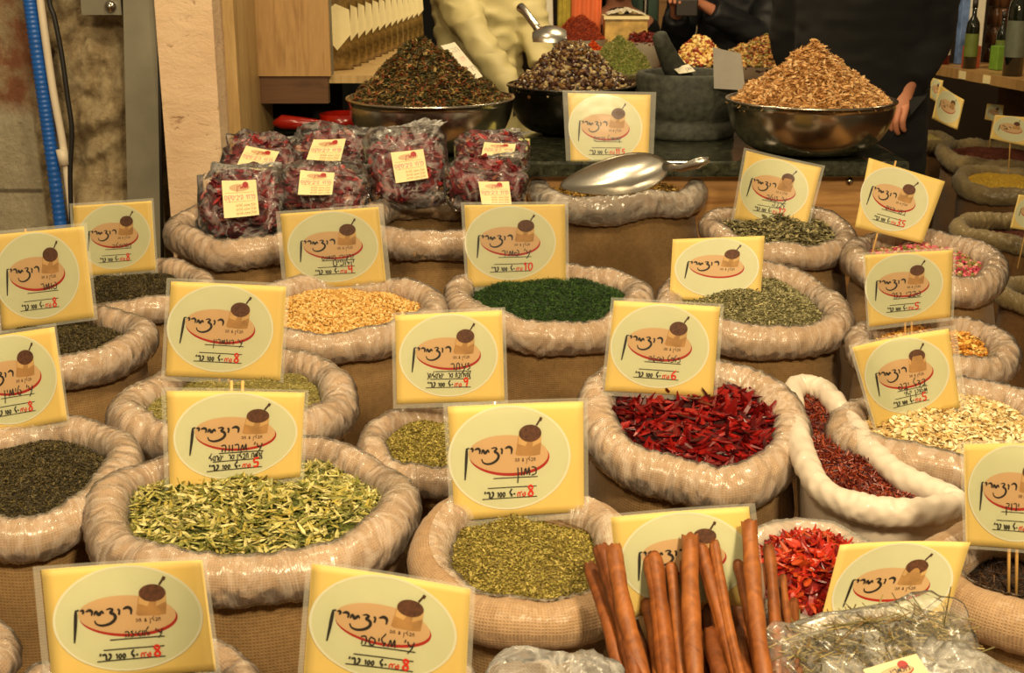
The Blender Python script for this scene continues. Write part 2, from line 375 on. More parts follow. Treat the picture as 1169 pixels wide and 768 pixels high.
# ------------------------------------------------------------------ sacks
SACKS = []
def ring_of(c, R, tilt, seed, n=240, sq=.06):
    th = np.linspace(0, 2*math.pi, n, endpoint=False)
    rr = R * (1 + sines(th, seed, [2, 3, 4, 5], sq))
    P = np.stack([c.x + rr*np.cos(th), c.y + rr*np.sin(th), np.full(n, c.z)], 1)
    P[:, 2] += (P[:, 1] - c.y) * math.tan(tilt) + sines(th, seed+9, [2, 3, 4, 6, 9], R*.035)
    return P
def tube_grid(P, r0, seed, nv=30, v0=0., v1=2*math.pi, off=0., wr=.05, tall=1.0, nk=26, lump=.12, extra=None):
    n = len(P); th = np.linspace(0, 2*math.pi, n, endpoint=False)
    T = np.roll(P, -1, 0) - np.roll(P, 1, 0); T[:, 2] = 0; L = np.linalg.norm(T, axis=1)[:, None]; T = T / L
    out = np.stack([T[:, 1], -T[:, 0], np.zeros(n)], 1)
    full = abs(v1 - v0 - 2*math.pi) < 1e-6
    vv = np.linspace(v0, v1, nv, endpoint=not full)
    rr = r0 * (1 + sines(th, seed+3, [3, 5, 7, 9, 13], lump*.6))
    A, B = np.meshgrid(th, vv, indexing='ij')
    rnd = random.Random(seed); w = 0
    for k in range(7):
        kk = rnd.randint(4, 24); a = rnd.uniform(-3, 3); ph = rnd.uniform(0, 6.28); ph2 = rnd.uniform(0, 6.28)
        q = np.sin(kk*A + a*B + 1.8*np.sin(rnd.randint(2, 5)*A+ph) + .8*np.sin(2*B+ph2) + ph)
        w = w + (1 - 2.2*np.abs(q)**.8) * rnd.uniform(.5, 1)*(.4+.6*np.sin(rnd.randint(3, 9)*A+B+ph2)**2)
    w = w / 2.6
    if extra is not None:
        rx = random.Random(extra); e = 0
        for k in range(5):
            kk = rx.randint(10, 40); q = np.sin(kk*A + rx.uniform(-4, 4)*B + 2*np.sin(rx.randint(2, 6)*A+rx.uniform(0, 6)) + rx.uniform(0, 6)); e = e + np.maximum(0, 1-3*np.abs(q))*rx.uniform(.4, 1)*(.5+.5*np.sin(rx.randint(3, 8)*A+rx.uniform(0, 6)))
        off = off + r0*.06*e
    r = rr[:, None] * (1 + wr*w) + off
    V = P[:, None, :] + r[..., None]*(np.cos(B)[..., None]*out[:, None, :] + tall*np.sin(B)[..., None]*np.array([0, 0, 1.]))
    m = nv
    F = []
    for i in range(n):
        j = (i+1) % n
        for k in range(nv if full else nv-1):
            k2 = (k+1) % nv; F.append((i*m+k, j*m+k, j*m+k2, i*m+k2))
    seglen = np.linalg.norm(np.roll(P, -1, 0)-P, axis=1); U = np.concatenate([[0], np.cumsum(seglen)[:-1]])
    # the last strip of the closed ring would smear the weave: mirror U so it closes on itself
    tot = seglen.sum(); U = np.where(U > tot/2, tot-U, U)
    uv = np.stack([np.repeat(U, nv), np.tile(vv*r0, n)], 1)
    return V.reshape(-1, 3), np.array(F), uv, out
def sack(cx, cy, hw, tr, z, tilt, label, fillkey, filllabel, seed, h=None, base=.44, mound=.02, lv=.0, group=None, style='',
         path=None, fillname='spice_heap', fillcat='spice', filmcov=(-1.0, 3.3), wr=.08, rimmat=None, bodymat=None, filmmat='film', inner=.45, taper=0):
    if path is None:
        tr *= .80; c, D = Pz(cx, cy, z); R = (hw - tr) * D / FPX; r = tr * D / FPX
        P = ring_of(c, R, math.radians(tilt), seed)
        R_out = hw*D/FPX
    else:
        C0, D = Pz(cx, cy, z); r = tr*D/FPX; tn = math.tan(math.radians(tilt)); pts = []
        for a, b in path:
            d_ = ray(a, b); pts.append(np.array(CAM + d_*((z-C0.y*tn-CAM.z)/(d_.z-d_.y*tn))))
        n = len(pts); Q = []
        for i in range(n):
            p0, p1, p2, p3 = pts[i-1], pts[i], pts[(i+1) % n], pts[(i+2) % n]
            for t_ in np.linspace(0, 1, 20, endpoint=False):
                Q.append(.5*((2*p1)+(-p0+p2)*t_+(2*p0-5*p1+4*p2-p3)*t_**2+(-p0+3*p1-3*p2+p3)*t_**3))
        P = np.array(Q); ar = ((P[:, 0]*np.roll(P[:, 1], -1)-np.roll(P[:, 0], -1)*P[:, 1]).sum())
        if ar < 0: P = P[::-1].copy()
        c = Vector(P.mean(0))
        R_out = np.linalg.norm((P-np.array(c))[:, :2], axis=1).max()
    n = len(P); rm = M[rimmat or 'rim']; bm = M[bodymat or 'burlap']
    root = thing('spice_sack', label, 'sack', (c.x, c.y, base), group or ('open sacks in the darker right aisle' if base < .3 else 'open spice sacks with rolled rims on the platform'))
    V, F, uv, out = tube_grid(P, r, seed, wr=wr, tall=1.12)
    rim = mk('rolled_rim', V, F, rm, root, True, uv=uv)
    if filmmat:
        V, F, uv, _ = tube_grid(P, r, seed, nv=26, v0=filmcov[0], v1=filmcov[1], off=.0022, wr=wr, tall=1.12, extra=seed+50)
        mk('plastic_liner', V, F, M[filmmat], rim, True, uv=uv)
    # body
    rows = 22; VB = []; UV = []; th = np.linspace(0, 2*math.pi, n, endpoint=False); cc = np.array(c)
    dirs = P - cc; dirs[:, 2] = 0; RR = np.linalg.norm(dirs, axis=1)[:, None]; dn = dirs/RR
    seglen = np.linalg.norm(np.roll(P, -1, 0)-P, axis=1); U = np.concatenate([[0], np.cumsum(seglen)[:-1]]); U = np.where(U > U.max()/2, U.max()-U, U)
    for k in range(rows):
        s_ = k/(rows-1)
        offr = r*(-.15 + .5*math.sin(min(1, s_*3.0)*math.pi/2)) - (.25*RR.mean()*max(0, s_-.82)/.18 if s_ > .82 else 0)
        z_ = P[:, 2]*(1-s_) + base*s_
        wob = (sines(th + s_*.6, seed+21, [3, 5, 8, 11], r*.13) + sines(th*1.0, seed+int(s_*4)+70, [2, 4, 7], r*.06))*math.sin(math.pi*min(1, s_*1.1+.02)) + r*.12*math.sin(s_*19+seed)*np.sin(th*3+seed)
        q = P + dn*(offr + wob)[:, None] if hasattr(wob, 'shape') else P + dn*(offr+wob)
        q[:, :2] = cc[:2]+(q[:, :2]-cc[:2])*(1-taper*min(1, s_*2)); q[:, 2] = z_; VB.append(q); UV.append(np.stack([U, np.full(n, s_*(c.z-base))], 1))
    FB = [(k*n+i, (k+1)*n+i, (k+1)*n+(i+1) % n, k*n+(i+1) % n) for k in range(rows-1) for i in range(n)]
    FB.append(tuple((rows-1)*n+i for i in range(n))[::-1])
    mk('burlap_body', np.concatenate(VB), FB, bm, root, True, uv=np.concatenate(UV))
    # fill
    if fillkey:
        tpl, size, dens, tl, gm, bmat = FK[fillkey]
        inn = 1 - inner*r/RR[:, 0]                      # where the heap meets the rim's inner side
        def surf(theta, rho):
            fi = (theta/(2*math.pi)*n) % n; i0 = fi.astype(int) % n; i1 = (i0+1) % n; w = (fi-np.floor(fi))[:, None]
            p = P[i0]*(1-w)+P[i1]*w; sc = (inn[i0]*(1-w[:, 0])+inn[i1]*w[:, 0])[:, None]
            q = cc + (p-cc)*sc*rho[:, None]
            q[:, 2] = cc[2] + (p-cc)[:, 2]*sc[:, 0]*rho + lv*r + mound*(1-rho**2) + .0035*np.sin(q[:, 0]*70+seed)*np.sin(q[:, 1]*60+seed)
            return q
        nr = 22; VV = []
        tt = np.linspace(0, 2*math.pi, 72, endpoint=False)
        for k in range(nr): VV.append(surf(tt, np.full(72, max(.001, 1.1*k/(nr-1)))) - np.array([0, 0, .0 if k < nr-2 else .004]))
        FF = [(k*72+i, k*72+(i+1) % 72, (k+1)*72+(i+1) % 72, (k+1)*72+i) for k in range(nr-1) for i in range(72)]
        VV = np.concatenate(VV); VV[:, 2] -= size[2]*.8
        area = math.pi*(RR.mean()*inn.mean())**2; N = int(min(60000, area*dens))
        pos = surf(RNG.uniform(0, 2*math.pi, N), np.sqrt(RNG.uniform(0, 1, N))*1.02)
        pos[:, 2] += RNG.uniform(-.3, 1.0, N)*size[1]
        GV, GF = grains(pos, tpl, size, tl)
        GF = fix_quads(GF) if tpl == 'leaf' else [tuple(f) for f in GF.tolist()]
        b = len(VV); allF = FF + [tuple(i+b for i in f) for f in GF]
        mi = [0]*len(FF) + [1]*len(GF)
        mk(fillname, np.concatenate([VV, GV]), allF, [bmat, gm], None, False, mi=mi, loc=(c.x, c.y, c.z-.02), label=filllabel, cat=fillcat, kind='stuff')
    SACKS.append((label, c.x, c.y, R_out, c.z))
    return c, D

Z = .85
sack(300, 262, 106, 19, .90, 4, 'burlap sack heaped with bags of dried red flowers beside the plaster pillar', None, '', 1)
sack(508, 255, 102, 19, .90, 4, 'burlap sack heaped with bags of dried red flowers left of the scoop', None, '', 2)
sack(148, 334, 94, 17, Z, 5, 'burlap sack of dark dried herb beneath the sign nearest the metal strip', 'darkherb', 'dark brown-green crumbled herb behind the leftmost sacks', 3, fillname='herb_heap', fillcat='herb')
sack(52, 396, 120, 22, Z, 2, 'burlap sack of dark herb cut by the left edge, behind the lower-left sign', 'darkherb', 'dark crumbled herb between the two signs at the left edge', 4, fillname='herb_heap', fillcat='herb')
sack(12, 552, 152, 27, Z, 2, 'large burlap sack of dark ground herb below the lowest left-edge sign', 'darkherb', 'dark green-brown ground herb at the left edge, largest dark heap', 5, fillname='herb_heap', fillcat='herb', mound=.015)
sack(272, 463, 140, 26, Z, 2, 'burlap sack of pale needle herb behind the green leaf sack', 'lightherb', 'pale green needle-like herb seen between two stacked signs', 6, fillname='herb_heap', fillcat='herb')
sack(292, 585, 188, 30, Z, 0, 'widest burlap sack filled with loose dried green leaves', 'greenleaf', 'dried yellow-green whole leaves in the widest sack', 7, fillname='leaf_heap', fillcat='herb', mound=.028)
sack(392, 361, 112, 20, Z, 6, 'burlap sack of small golden beans behind the price 9 sign', 'bean', 'small golden beans filling a sack', 8, fillname='bean_heap', fillcat='beans')
sack(625, 347, 120, 21, Z, 4, 'burlap sack of dark green dill with a sagging body', 'dill', 'dark green chopped dill under the price 10 sign', 9, fillname='herb_heap', fillcat='herb', mound=.03)
sack(858, 352, 112, 21, Z, 8, 'burlap sack of grey-green crumbled herb right of the price 6 sign', 'greyherb', 'grey-green crumbled herb burying the foot of its sign', 10, fillname='herb_heap', fillcat='herb', mound=.03)
sack(889, 268, 86, 16, .87, 8, 'small burlap sack of curled grey leaves in front of the flake bowl', 'greyleaf', 'curled grey-green leaves below the counter', 11, fillname='leaf_heap', fillcat='herb', mound=.03, base=.46)
sack(1054, 303, 92, 19, Z, 7, 'burlap sack of pink rosebuds behind the upper price 5 sign', 'bud', 'dried pink rosebuds', 12, fillname='rosebud_heap', fillcat='rosebuds', lv=-.25, mound=.03)
sack(1064, 400, 94, 21, .83, 3, 'burlap sack of yellow chips between the two price 5 signs', 'yellowchip', 'yellow-orange dried chips behind the lower price 5 sign', 13, fillname='chip_heap', fillcat='spice')
sack(1092, 497, 138, 26, Z, 2, 'burlap sack of cream flakes right of the white cloth sack', 'cream', 'cream coloured dried flakes at the right edge', 14, fillname='flake_heap', fillcat='spice', mound=.03)
sack(793, 497, 135, 23, Z, 17, 'burlap sack of dark red dried chili pods under the price 6 sign', 'chili', 'whole dark red dried chili pods', 15, fillname='chili_heap', fillcat='chili peppers', mound=.018, lv=.15,
     path=[(682,462),(688,500),(722,533),(775,548),(822,560),(865,548),(897,520),(902,488),(880,458),(838,440),(780,432),(712,436)])
sack(515, 512, 106, 20, Z, 2, 'burlap sack of pale green herb with a scoop handle standing in it', 'oregano', 'pale green herb left of the large middle sign', 16, fillname='herb_heap', fillcat='herb')
sack(600, 642, 136, 30, Z, 10, 'burlap sack of olive herb at front centre left of the cinnamon', 'oregano', 'smooth olive crumbled herb left of the cinnamon sticks', 17, fillname='herb_heap', fillcat='herb', mound=.01, filmcov=(1.6, 3.0), wr=.035)
sack(701, 214, 99, 17, .90, 8, 'burlap sack of brown-yellow flowers holding the large metal scoop', 'chamomile', 'brown-yellow dried flowers under the large scoop', 18, fillname='flower_heap', fillcat='herb', mound=.03, filmmat='film_thick', base=.46)
sack(928, 664, 112, 20, .83, 6, 'clear-lined sack of bright red chili flakes behind the cinnamon', 'chilibright', 'bright red chili flakes right of the cinnamon sticks', 19, fillname='chili_heap', fillcat='chili peppers', mound=.04, filmmat='film_thick', lv=-.3)
sack(1168, 664, 122, 34, .84, 4, 'burlap sack of dark tea at the lower right corner', 'tea', 'dark brown tea at the lower right', 20, fillname='tea_heap', fillcat='tea', lv=-.6, mound=.0, filmcov=(1.8, 3.0), wr=.03)
sack(155, 806, 140, 28, .84, 0, 'burlap sack rim peeking out on both sides of the lower left sign', 'olive', 'herb behind the lower left sign, mostly below the frame', 21, fillname='herb_heap', fillcat='herb')
sack(-120, 770, 130, 26, .84, 0, 'burlap sack rim barely showing in the lower left corner', 'olive', 'herb beyond the lower left corner', 22, fillname='herb_heap', fillcat='herb')
sack(440, 826, 130, 28, .84, 0, 'burlap sack below the price 8 sign left of front centre', 'olive', 'herb below the front centre left sign', 23, fillname='herb_heap', fillcat='herb')
sack(795, 850, 112, 22, .75, 0, 'burlap sack holding the standing cinnamon sticks', 'tea', 'dark bark crumbs under the cinnamon sticks', 24, fillname='bark_heap', fillcat='spice', lv=-2)
sack(955, 515, 100, 15, .855, 3, 'white cloth sack with a long pinched mouth beside the dark chili sack', 'chilidark', 'dark orange-red chili shreds inside the white cloth sack', 25,
     path=[(906,446),(913,505),(936,557),(985,580),(1045,585),(1090,574),(1035,548),(993,515),(966,478),(938,446)], rimmat='white_sack', bodymat='white_sack', fillname='chili_heap', fillcat='chili peppers', filmmat=None, mound=.0, lv=-.5, wr=.10, inner=.5, taper=.35)
far = 'open sacks in the darker aisle on the right'
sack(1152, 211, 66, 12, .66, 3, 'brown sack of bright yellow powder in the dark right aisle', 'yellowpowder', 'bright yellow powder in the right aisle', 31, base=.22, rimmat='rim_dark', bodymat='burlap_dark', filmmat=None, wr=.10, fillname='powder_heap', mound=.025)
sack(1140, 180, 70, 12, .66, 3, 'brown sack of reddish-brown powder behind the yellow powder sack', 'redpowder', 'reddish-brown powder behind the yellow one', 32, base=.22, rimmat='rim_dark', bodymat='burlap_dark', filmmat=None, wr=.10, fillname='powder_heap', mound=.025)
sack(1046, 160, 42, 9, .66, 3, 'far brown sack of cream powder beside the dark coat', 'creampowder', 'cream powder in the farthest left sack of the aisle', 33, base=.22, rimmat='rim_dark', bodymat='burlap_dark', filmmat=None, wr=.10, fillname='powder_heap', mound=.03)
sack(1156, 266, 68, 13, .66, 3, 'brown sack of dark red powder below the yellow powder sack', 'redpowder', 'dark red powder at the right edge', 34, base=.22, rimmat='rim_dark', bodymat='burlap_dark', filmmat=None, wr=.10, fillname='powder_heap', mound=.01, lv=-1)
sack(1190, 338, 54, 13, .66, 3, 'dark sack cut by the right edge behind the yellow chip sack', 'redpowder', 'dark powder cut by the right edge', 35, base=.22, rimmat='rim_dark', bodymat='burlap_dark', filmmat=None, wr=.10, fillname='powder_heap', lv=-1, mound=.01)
for i, a in enumerate(SACKS):
    for b in SACKS[i+1:]:
        d = math.hypot(a[1]-b[1], a[2]-b[2])
        if d < a[3]+b[3]-.015: print('OVERLAP %.3f' % (a[3]+b[3]-d), a[0][:55], '|', b[0][:55])

# ------------------------------------------------------------------ handwriting
L = {'א': (.6, [[(.6,1),(.55,0)], [(.4,1),(0,.5),(.35,0)]]), 'ב': (.6, [[(0,.9),(.4,1),(.5,.7),(.3,.1),(0,0),(.6,0)]]),
 'ג': (.45, [[(.1,1),(.35,.9),(.3,.4),(0,0)]]), 'ד': (.6, [[(0,.8),(.3,1),(.4,.7),(.3,.3),(.5,0)]]), 'ה': (.6, [[(0,.9),(.4,1),(.5,.5),(.4,0)], [(.15,.5),(.1,0)]]),
 'ו': (.2, [[(.1,1),(.12,.5),(.1,0)]]), 'ז': (.4, [[(.3,1),(.05,.9),(.3,.5),(.3,.2),(0,0)]]), 'ח': (.6, [[(0,0),(.05,.8),(.3,1),(.5,.8),(.5,0)]]),
 'ט': (.6, [[(.3,1.3),(.05,.6),(.1,.1),(.4,0),(.5,.5),(.3,.7)]]), 'י': (.2, [[(.12,1),(.1,.55)]]), 'כ': (.5, [[(0,1),(.4,.9),(.45,.2),(0,0)]]),
 'ל': (.45, [[(.35,1.6),(.0,.9),(.2,.4),(.35,.5),(.2,0)]]), 'מ': (.7, [[(0,0),(.2,.9),(.35,.1),(.55,1),(.62,0)]]), 'נ': (.4, [[(.3,1),(.35,0),(.05,0)]]),
 'ן': (.25, [[(.1,1),(.12,0),(.05,-.9)]]), 'ס': (.6, [[(.1,1),(.5,.7),(.4,.05),(.1,.1),(0,.6),(.15,1)]]), 'ע': (.6, [[(.55,1),(.4,.2),(.05,-.5)], [(0,1),(.15,.5),(.42,.4)]]),
 'פ': (.5, [[(.2,.6),(.05,.8),(.2,1),(.45,.8),(.45,.1),(0,0)]]), 'צ': (.5, [[(0,1),(.4,.8),(.1,.55),(.45,.3),(.1,-.2)]]), 'ק': (.5, [[(0,.95),(.4,.9),(.3,.4)], [(.05,.6),(.05,-.6)]]),
 'ר': (.5, [[(0,.9),(.35,1),(.45,.6),(.42,0)]]), 'ש': (.65, [[(.35,.5),(.0,.6),(.1,.1),(.5,.1),(.55,.8),(.3,1.05)]]), 'ת': (.65, [[(0,0),(.12,.1),(.15,.9),(.45,1),(.55,0)]]),
 'ם': (.5, [[(.05,0),(.05,.9),(.45,1),(.45,0),(.05,0)]]), "'": (.15, [[(.1,1.2),(.02,.8)]]), ' ': (.45, []), '-': (.4, [[(.05,.5),(.35,.5)]]), '&': (.5, [[(.5,0),(.1,.8),(.3,1),(.35,.7),(0,.2),(.2,0),(.5,.4)]]),
 '(': (.25, [[(.25,1.3),(0,.5),(.25,-.3)]]), ')': (.25, [[(0,1.3),(.25,.5),(0,-.3)]]), '"': (.2, [[(.0,1.2),(0,.9)], [(.12,1.2),(.12,.9)]]), '.': (.15, [[(.05,.0),(.07,.05)]]),
 '0': (.6, [[(.3,1),(.05,.6),(.2,0),(.5,.3),(.5,.8),(.3,1)]]), '1': (.3, [[(.0,.75),(.2,1),(.18,0)]]), '2': (.6, [[(.05,.75),(.25,1),(.5,.75),(.05,0),(.55,.02)]]),
 '3': (.6, [[(.05,.9),(.35,1),(.45,.75),(.2,.5),(.5,.3),(.3,0),(.02,.1)]]), '4': (.6, [[(.1,1),(.08,.5),(.5,.55)], [(.45,1),(.42,0)]]), '5': (.6, [[(.55,1),(.15,.95),(.1,.55),(.45,.5),(.4,.05),(.02,.05)]]),
 '6': (.6, [[(.5,1),(.1,.6),(.08,.15),(.35,0),(.5,.25),(.3,.45),(.1,.3)]]), '8': (.6, [[(.45,.85),(.25,1),(.08,.8),(.45,.3),(.3,0),(.05,.2),(.4,.7),(.45,.85)]]), '9': (.6, [[(.45,.7),(.2,.55),(.1,.85),(.35,1),(.48,.75),(.35,0)]])}
def cat(pts, k=5):
    P = [np.array(p, float) for p in pts]
    if len(P) < 3: return [P[0]+(P[-1]-P[0])*t_ for t_ in np.linspace(0, 1, k)]
    P = [2*P[0]-P[1]] + P + [2*P[-1]-P[-2]]; o = []
    for i in range(1, len(P)-2):
        for t_ in np.linspace(0, 1, k, endpoint=(i == len(P)-3)):
            o.append(.5*((2*P[i])+(-P[i-1]+P[i+1])*t_+(2*P[i-1]-5*P[i]+4*P[i+1]-P[i+2])*t_**2+(-P[i-1]+3*P[i]-3*P[i+1]+P[i+2])*t_**3))
    return o
def word(text, x_right, y, h, rtl=True, sx=1.0, slant=.12, k=4):
    """strokes of a handwritten word, y up; Hebrew runs leftwards"""
    out = []; x = x_right
    for ch in text:
        w, st = L.get(ch, L[' ']); w = w*h*sx
        if rtl: x -= w
        for s_ in st: out.append([(x+px*h*sx+slant*py*h, y+py*h) for px, py in s_])
        x += (w+.16*h) if not rtl else -.13*h
    return out

# ------------------------------------------------------------------ price signs
class Surf:
    """a slightly bowed card standing at its place; (u, v) in 0..1, v up"""
    def __init__(s, corners, D, tb=12, yaw=0, bow=.004, bow2=.0, zf=None):
        cx = sum(p[0] for p in corners)/4; cy = sum(p[1] for p in corners)/4
        P0 = PD(cx, cy, D) if zf is None else Pz((corners[2][0]+corners[3][0])/2, (corners[2][1]+corners[3][1])/2, zf)[0]; tb = math.radians(tb); yw = math.radians(yaw)
        s.n = Vector((math.sin(yw)*math.cos(tb), -math.cos(yw)*math.cos(tb), math.sin(tb)))
        q = []
        for a, b in corners:
            d = ray(a, b); q.append(np.array(CAM + d*((P0-CAM).dot(s.n)/d.dot(s.n))))
        s.tl, s.tr, s.br, s.bl = q; s.bow = bow; s.bow2 = bow2; s.nn = np.array(s.n)
        s.w = (np.linalg.norm(s.tr-s.tl)+np.linalg.norm(s.br-s.bl))/2; s.h = (np.linalg.norm(s.tr-s.br)+np.linalg.norm(s.tl-s.bl))/2
    def __call__(s, u, v, off=0):
        p = (s.bl*(1-u)+s.br*u)*(1-v)+(s.tl*(1-u)+s.tr*u)*v
        return p + s.nn*(off - s.bow*(1-(2*u-1)**2) + s.bow2*(v*v))
def ell(S, mb, cx, cy, rx, ry, off, m, rot=0, r0=0, nr=6, n=56, a0=0, a1=2*math.pi):
    V = []; F = []; c, s_ = math.cos(rot), math.sin(rot); asp = S.w/S.h
    closed = a1-a0 > 6.28; na = n if closed else n+1
    for j in range(nr+1):
        q = r0+(1-r0)*j/nr
        for i in range(na):
            a = a0+(a1-a0)*i/n; x = rx*q*math.cos(a); y = ry*q*math.sin(a)
            V.append(S(cx+x*c-y*s_/asp, cy+x*s_*asp+y*c, off))
    for j in range(nr):
        for i in range(n):
            k = (i+1) % na; F.append((j*na+i, (j+1)*na+i, (j+1)*na+k, j*na+k))
    mb.add(V, F, m)
def ribbon(S, mb, pts, w, off, m, k=5, taper=False):
    """pts in (u, v); w in card widths"""
    Q = cat(pts, k); asp = S.w/S.h; V = []; n = len(Q)
    for i, q in enumerate(Q):
        d = Q[min(i+1, n-1)]-Q[max(i-1, 0)]; d = np.array([d[0], d[1]/asp]); d /= np.linalg.norm(d)+1e-9
        nx, ny = -d[1], d[0]; ww = w*(1 if not taper else (.55+.9*math.sin(math.pi*min(1, (i+.5)/n*1.0))))/2
        V.append(S(q[0]+nx*ww, q[1]+ny*ww*asp, off)); V.append(S(q[0]-nx*ww, q[1]-ny*ww*asp, off))
    mb.add(V, [(2*i, 2*i+1, 2*i+3, 2*i+2) for i in range(n-1)], m)
def poly(S, mb, pts, off, m):
    mb.add([S(a, b, off) for a, b in pts], [tuple(range(len(pts)))], m)
def logo(S, mb, cu, ru, cv, rv, o=.0006, detail=True):
    """badge: mats 0 disc 1 ring 2 plate 3 red 4 sack 5 sack top 6 ink 7 brown ink 8 light sack"""
    X = lambda x: cu+x*ru; Y = lambda y: cv-y*rv
    e = .00012
    ell(S, mb, cu, cv, ru, rv, o, 0); ell(S, mb, cu, cv, ru*1.015, rv*1.015, o+e, 1, r0=.965, nr=1)
    ell(S, mb, X(0), Y(-.025), .665*ru, .385*rv, o+e, 3, rot=-.07)
    ell(S, mb, X(-.015), Y(-.07), .66*ru, .37*rv, o+2*e, 2, rot=-.07)
    poly(S, mb, [(X(a), Y(b)) for a, b in [(.17,-.45),(.10,-.06),(.14,-.03),(.40,-.01),(.51,-.03),(.53,-.20),(.54,-.45)]][::1], o+3*e, 4)
    poly(S, mb, [(X(a), Y(b)) for a, b in [(.17,-.40),(.15,-.26),(.35,-.17),(.53,-.27),(.54,-.42),(.36,-.25)]], o+4*e, 8)
    ell(S, mb, X(.355), Y(-.455), .185*ru, .17*rv, o+5*e, 5, nr=3, n=28)
    ribbon(S, mb, [(X(.46), Y(-.60)), (X(.535), Y(-.74))], .03*ru, o+3*e, 7); ribbon(S, mb, [(X(.52), Y(-.69)), (X(.545), Y(-.76))], .045*ru, o+4*e, 7)
    if not detail:
        for st in ([(-.66,-.2),(-.7,.3)], [(-.5,-.18),(-.3,-.1)], [(-.28,-.05),(-.2,.08),(-.4,.05)], [(-.1,-.15),(.03,-.07)]):
            ribbon(S, mb, [(X(a), Y(b)) for a, b in st], .045*ru, o+6*e, 6)
        return
    c = lambda x, y: (X((x-425)/355), Y((y-378)/285))
    W = .026*ru
    for st, w in (([(178,312),(176,340),(168,410),(158,486)], 1.25), ([(180,316),(193,312)], .9), ([(198,318),(210,316),(213,326),(208,336)], 1), ([(224,324),(242,318),(254,328),(250,348)], 1.1),
                  ([(262,348),(272,328),(284,346),(300,330),(308,344)], 1.15), ([(322,322),(342,318),(352,326),(340,340),(356,350),(362,368),(350,388),(325,402),(295,406),(270,396),(262,376)], 1.15),
                  ([(376,324),(384,332),(380,356)], 1.15), ([(402,326),(424,318),(440,330),(438,358)], 1.2)):
        ribbon(S, mb, [c(*p) for p in st], W*w, o+6*e, 6, k=5, taper=len(st) > 3)
    for st in word('הת & ןילבת', X(.09), Y(.085), .026, rtl=False, sx=.95, slant=.01):
        ribbon(S, mb, st, .009*ru, o+6*e, 7, k=3)
def sign(corners, label, price, names, D=None, cu=.49, cut=None, tb=12, yaw=0, bow=.004, bow2=0, sticks=(.46, .54), sleeve=(.02, .02, .05), group='yellow price signs', stickup=.0, quick=False, sticklen=.10, inks=True, edge=False, zf=.872):
    w = (math.dist(corners[0], corners[1])+math.dist(corners[3], corners[2]))/2
    S = Surf(corners, D or 1, tb, yaw, bow, bow2, zf if D is None else None)
    b = S(.5, 0); root = thing('price_sign', label, 'sign', tuple(b), group)
    mb = MB(); n = 14; V = [S(i/n, j/n) for j in range(n+1) for i in range(n+1)] + [S(i/n, j/n, -.0006) for j in range(n+1) for i in range(n+1)]
    F = [(j*(n+1)+i, j*(n+1)+i+1, (j+1)*(n+1)+i+1, (j+1)*(n+1)+i) for j in range(n) for i in range(n)]
    q = (n+1)**2; F += [tuple(q+a for a in f[::-1]) for f in F]
    rimi = [i for i in range(n+1)] + [j*(n+1)+n for j in range(1, n+1)] + [n*(n+1)+i for i in range(n-1, -1, -1)] + [j*(n+1) for j in range(n-1, 0, -1)]
    F += [(rimi[i], q+rimi[i], q+rimi[(i+1) % len(rimi)], rimi[(i+1) % len(rimi)]) for i in range(len(rimi))]
    card = mb.add(V, F).build('card', M['card'], root, True)
    lm = [M[k] for k in ('disc', 'ring', 'plate', 'redprint', 'sackprint', 'sacktop', 'ink', 'inkbrown', 'sackprint_light')]
    mb = MB(); ru = .455; rv = .455; cv = .525; logo(S, mb, cu, ru, cv, rv, detail=not quick); mb.build('printed_badge', lm, card, False)
    if inks:
        mb = MB(); X = lambda x: cu+x*ru; Y = lambda y: cv-y*rv; o = .0016
        for y, x0, x1 in ((.385, -.28, .46), (.57, -.38, .44), (.775, -.48, .44)): ribbon(S, mb, [(X(x0), Y(y)), (X(x1), Y(y+.01))], .006, o, 0, k=6)
        ys = (.36, .545); 
        for t_, y in zip(names, ys):
            hh = .072 if len(t_) < 9 else .05; wd = word(t_, X(.44), Y(y), hh, slant=.015)
            xs = [p[0] for s_ in wd for p in s_]
            if xs and max(xs)-min(xs) > .40:
                k_ = .40/(max(xs)-min(xs)); wd = [[(X(.44)-(X(.44)-a)*k_, b_) for a, b_ in s_] for s_ in wd]
            for s_ in wd: ribbon(S, mb, s_, .0085 if hh > .06 else .0065, o+.0001, 0, k=4)
        for s_ in word("גר'", X(-.28), Y(.765), .052, slant=.01): ribbon(S, mb, s_, .0115, o+.0001, 0, k=4)
        for s_ in word('100', X(-.22), Y(.755), .042, rtl=False, sx=.7, slant=.01): ribbon(S, mb, s_, .008, o+.0001, 0, k=4)
        for s_ in word("-ל", X(.08), Y(.755), .042, slant=.01): ribbon(S, mb, s_, .0115, o+.0001, 0, k=4)
        for s_ in word('ש"ח', X(.25), Y(.765), .036, slant=.01): ribbon(S, mb, s_, .0075, o+.0001, 1, k=4)
        for s_ in word(price, X(.29), Y(.77), .095 if len(price) < 3 else .07, rtl=False, sx=.85, slant=.01): ribbon(S, mb, s_, .0135, o+.0002, 1, k=5)
        mb.build('handwriting', [M['ink'], M['redink']], card, False)
    if sleeve:
        a, b2, c2 = sleeve; mb = MB(); V = []; n = 8
        us = [-a-.012]+[i/n for i in range(n+1)]+[1+b2+.012]; vs = [-c2]+[j/n for j in range(n+1)]+[1.035]
        V = [S(u, v, .0026) for v in vs for u in us]; m_ = len(us)
        F = []; mi = []
        for j in range(len(vs)-1):
            for i in range(m_-1):
                F.append((j*m_+i, j*m_+i+1, (j+1)*m_+i+1, (j+1)*m_+i)); mi.append(1 if i in (0, m_-2) or j in (0, len(vs)-2) else 0)
        mk('plastic_sleeve', V, F, [M['sleeve'], M['seam']], root, True, mi=mi)
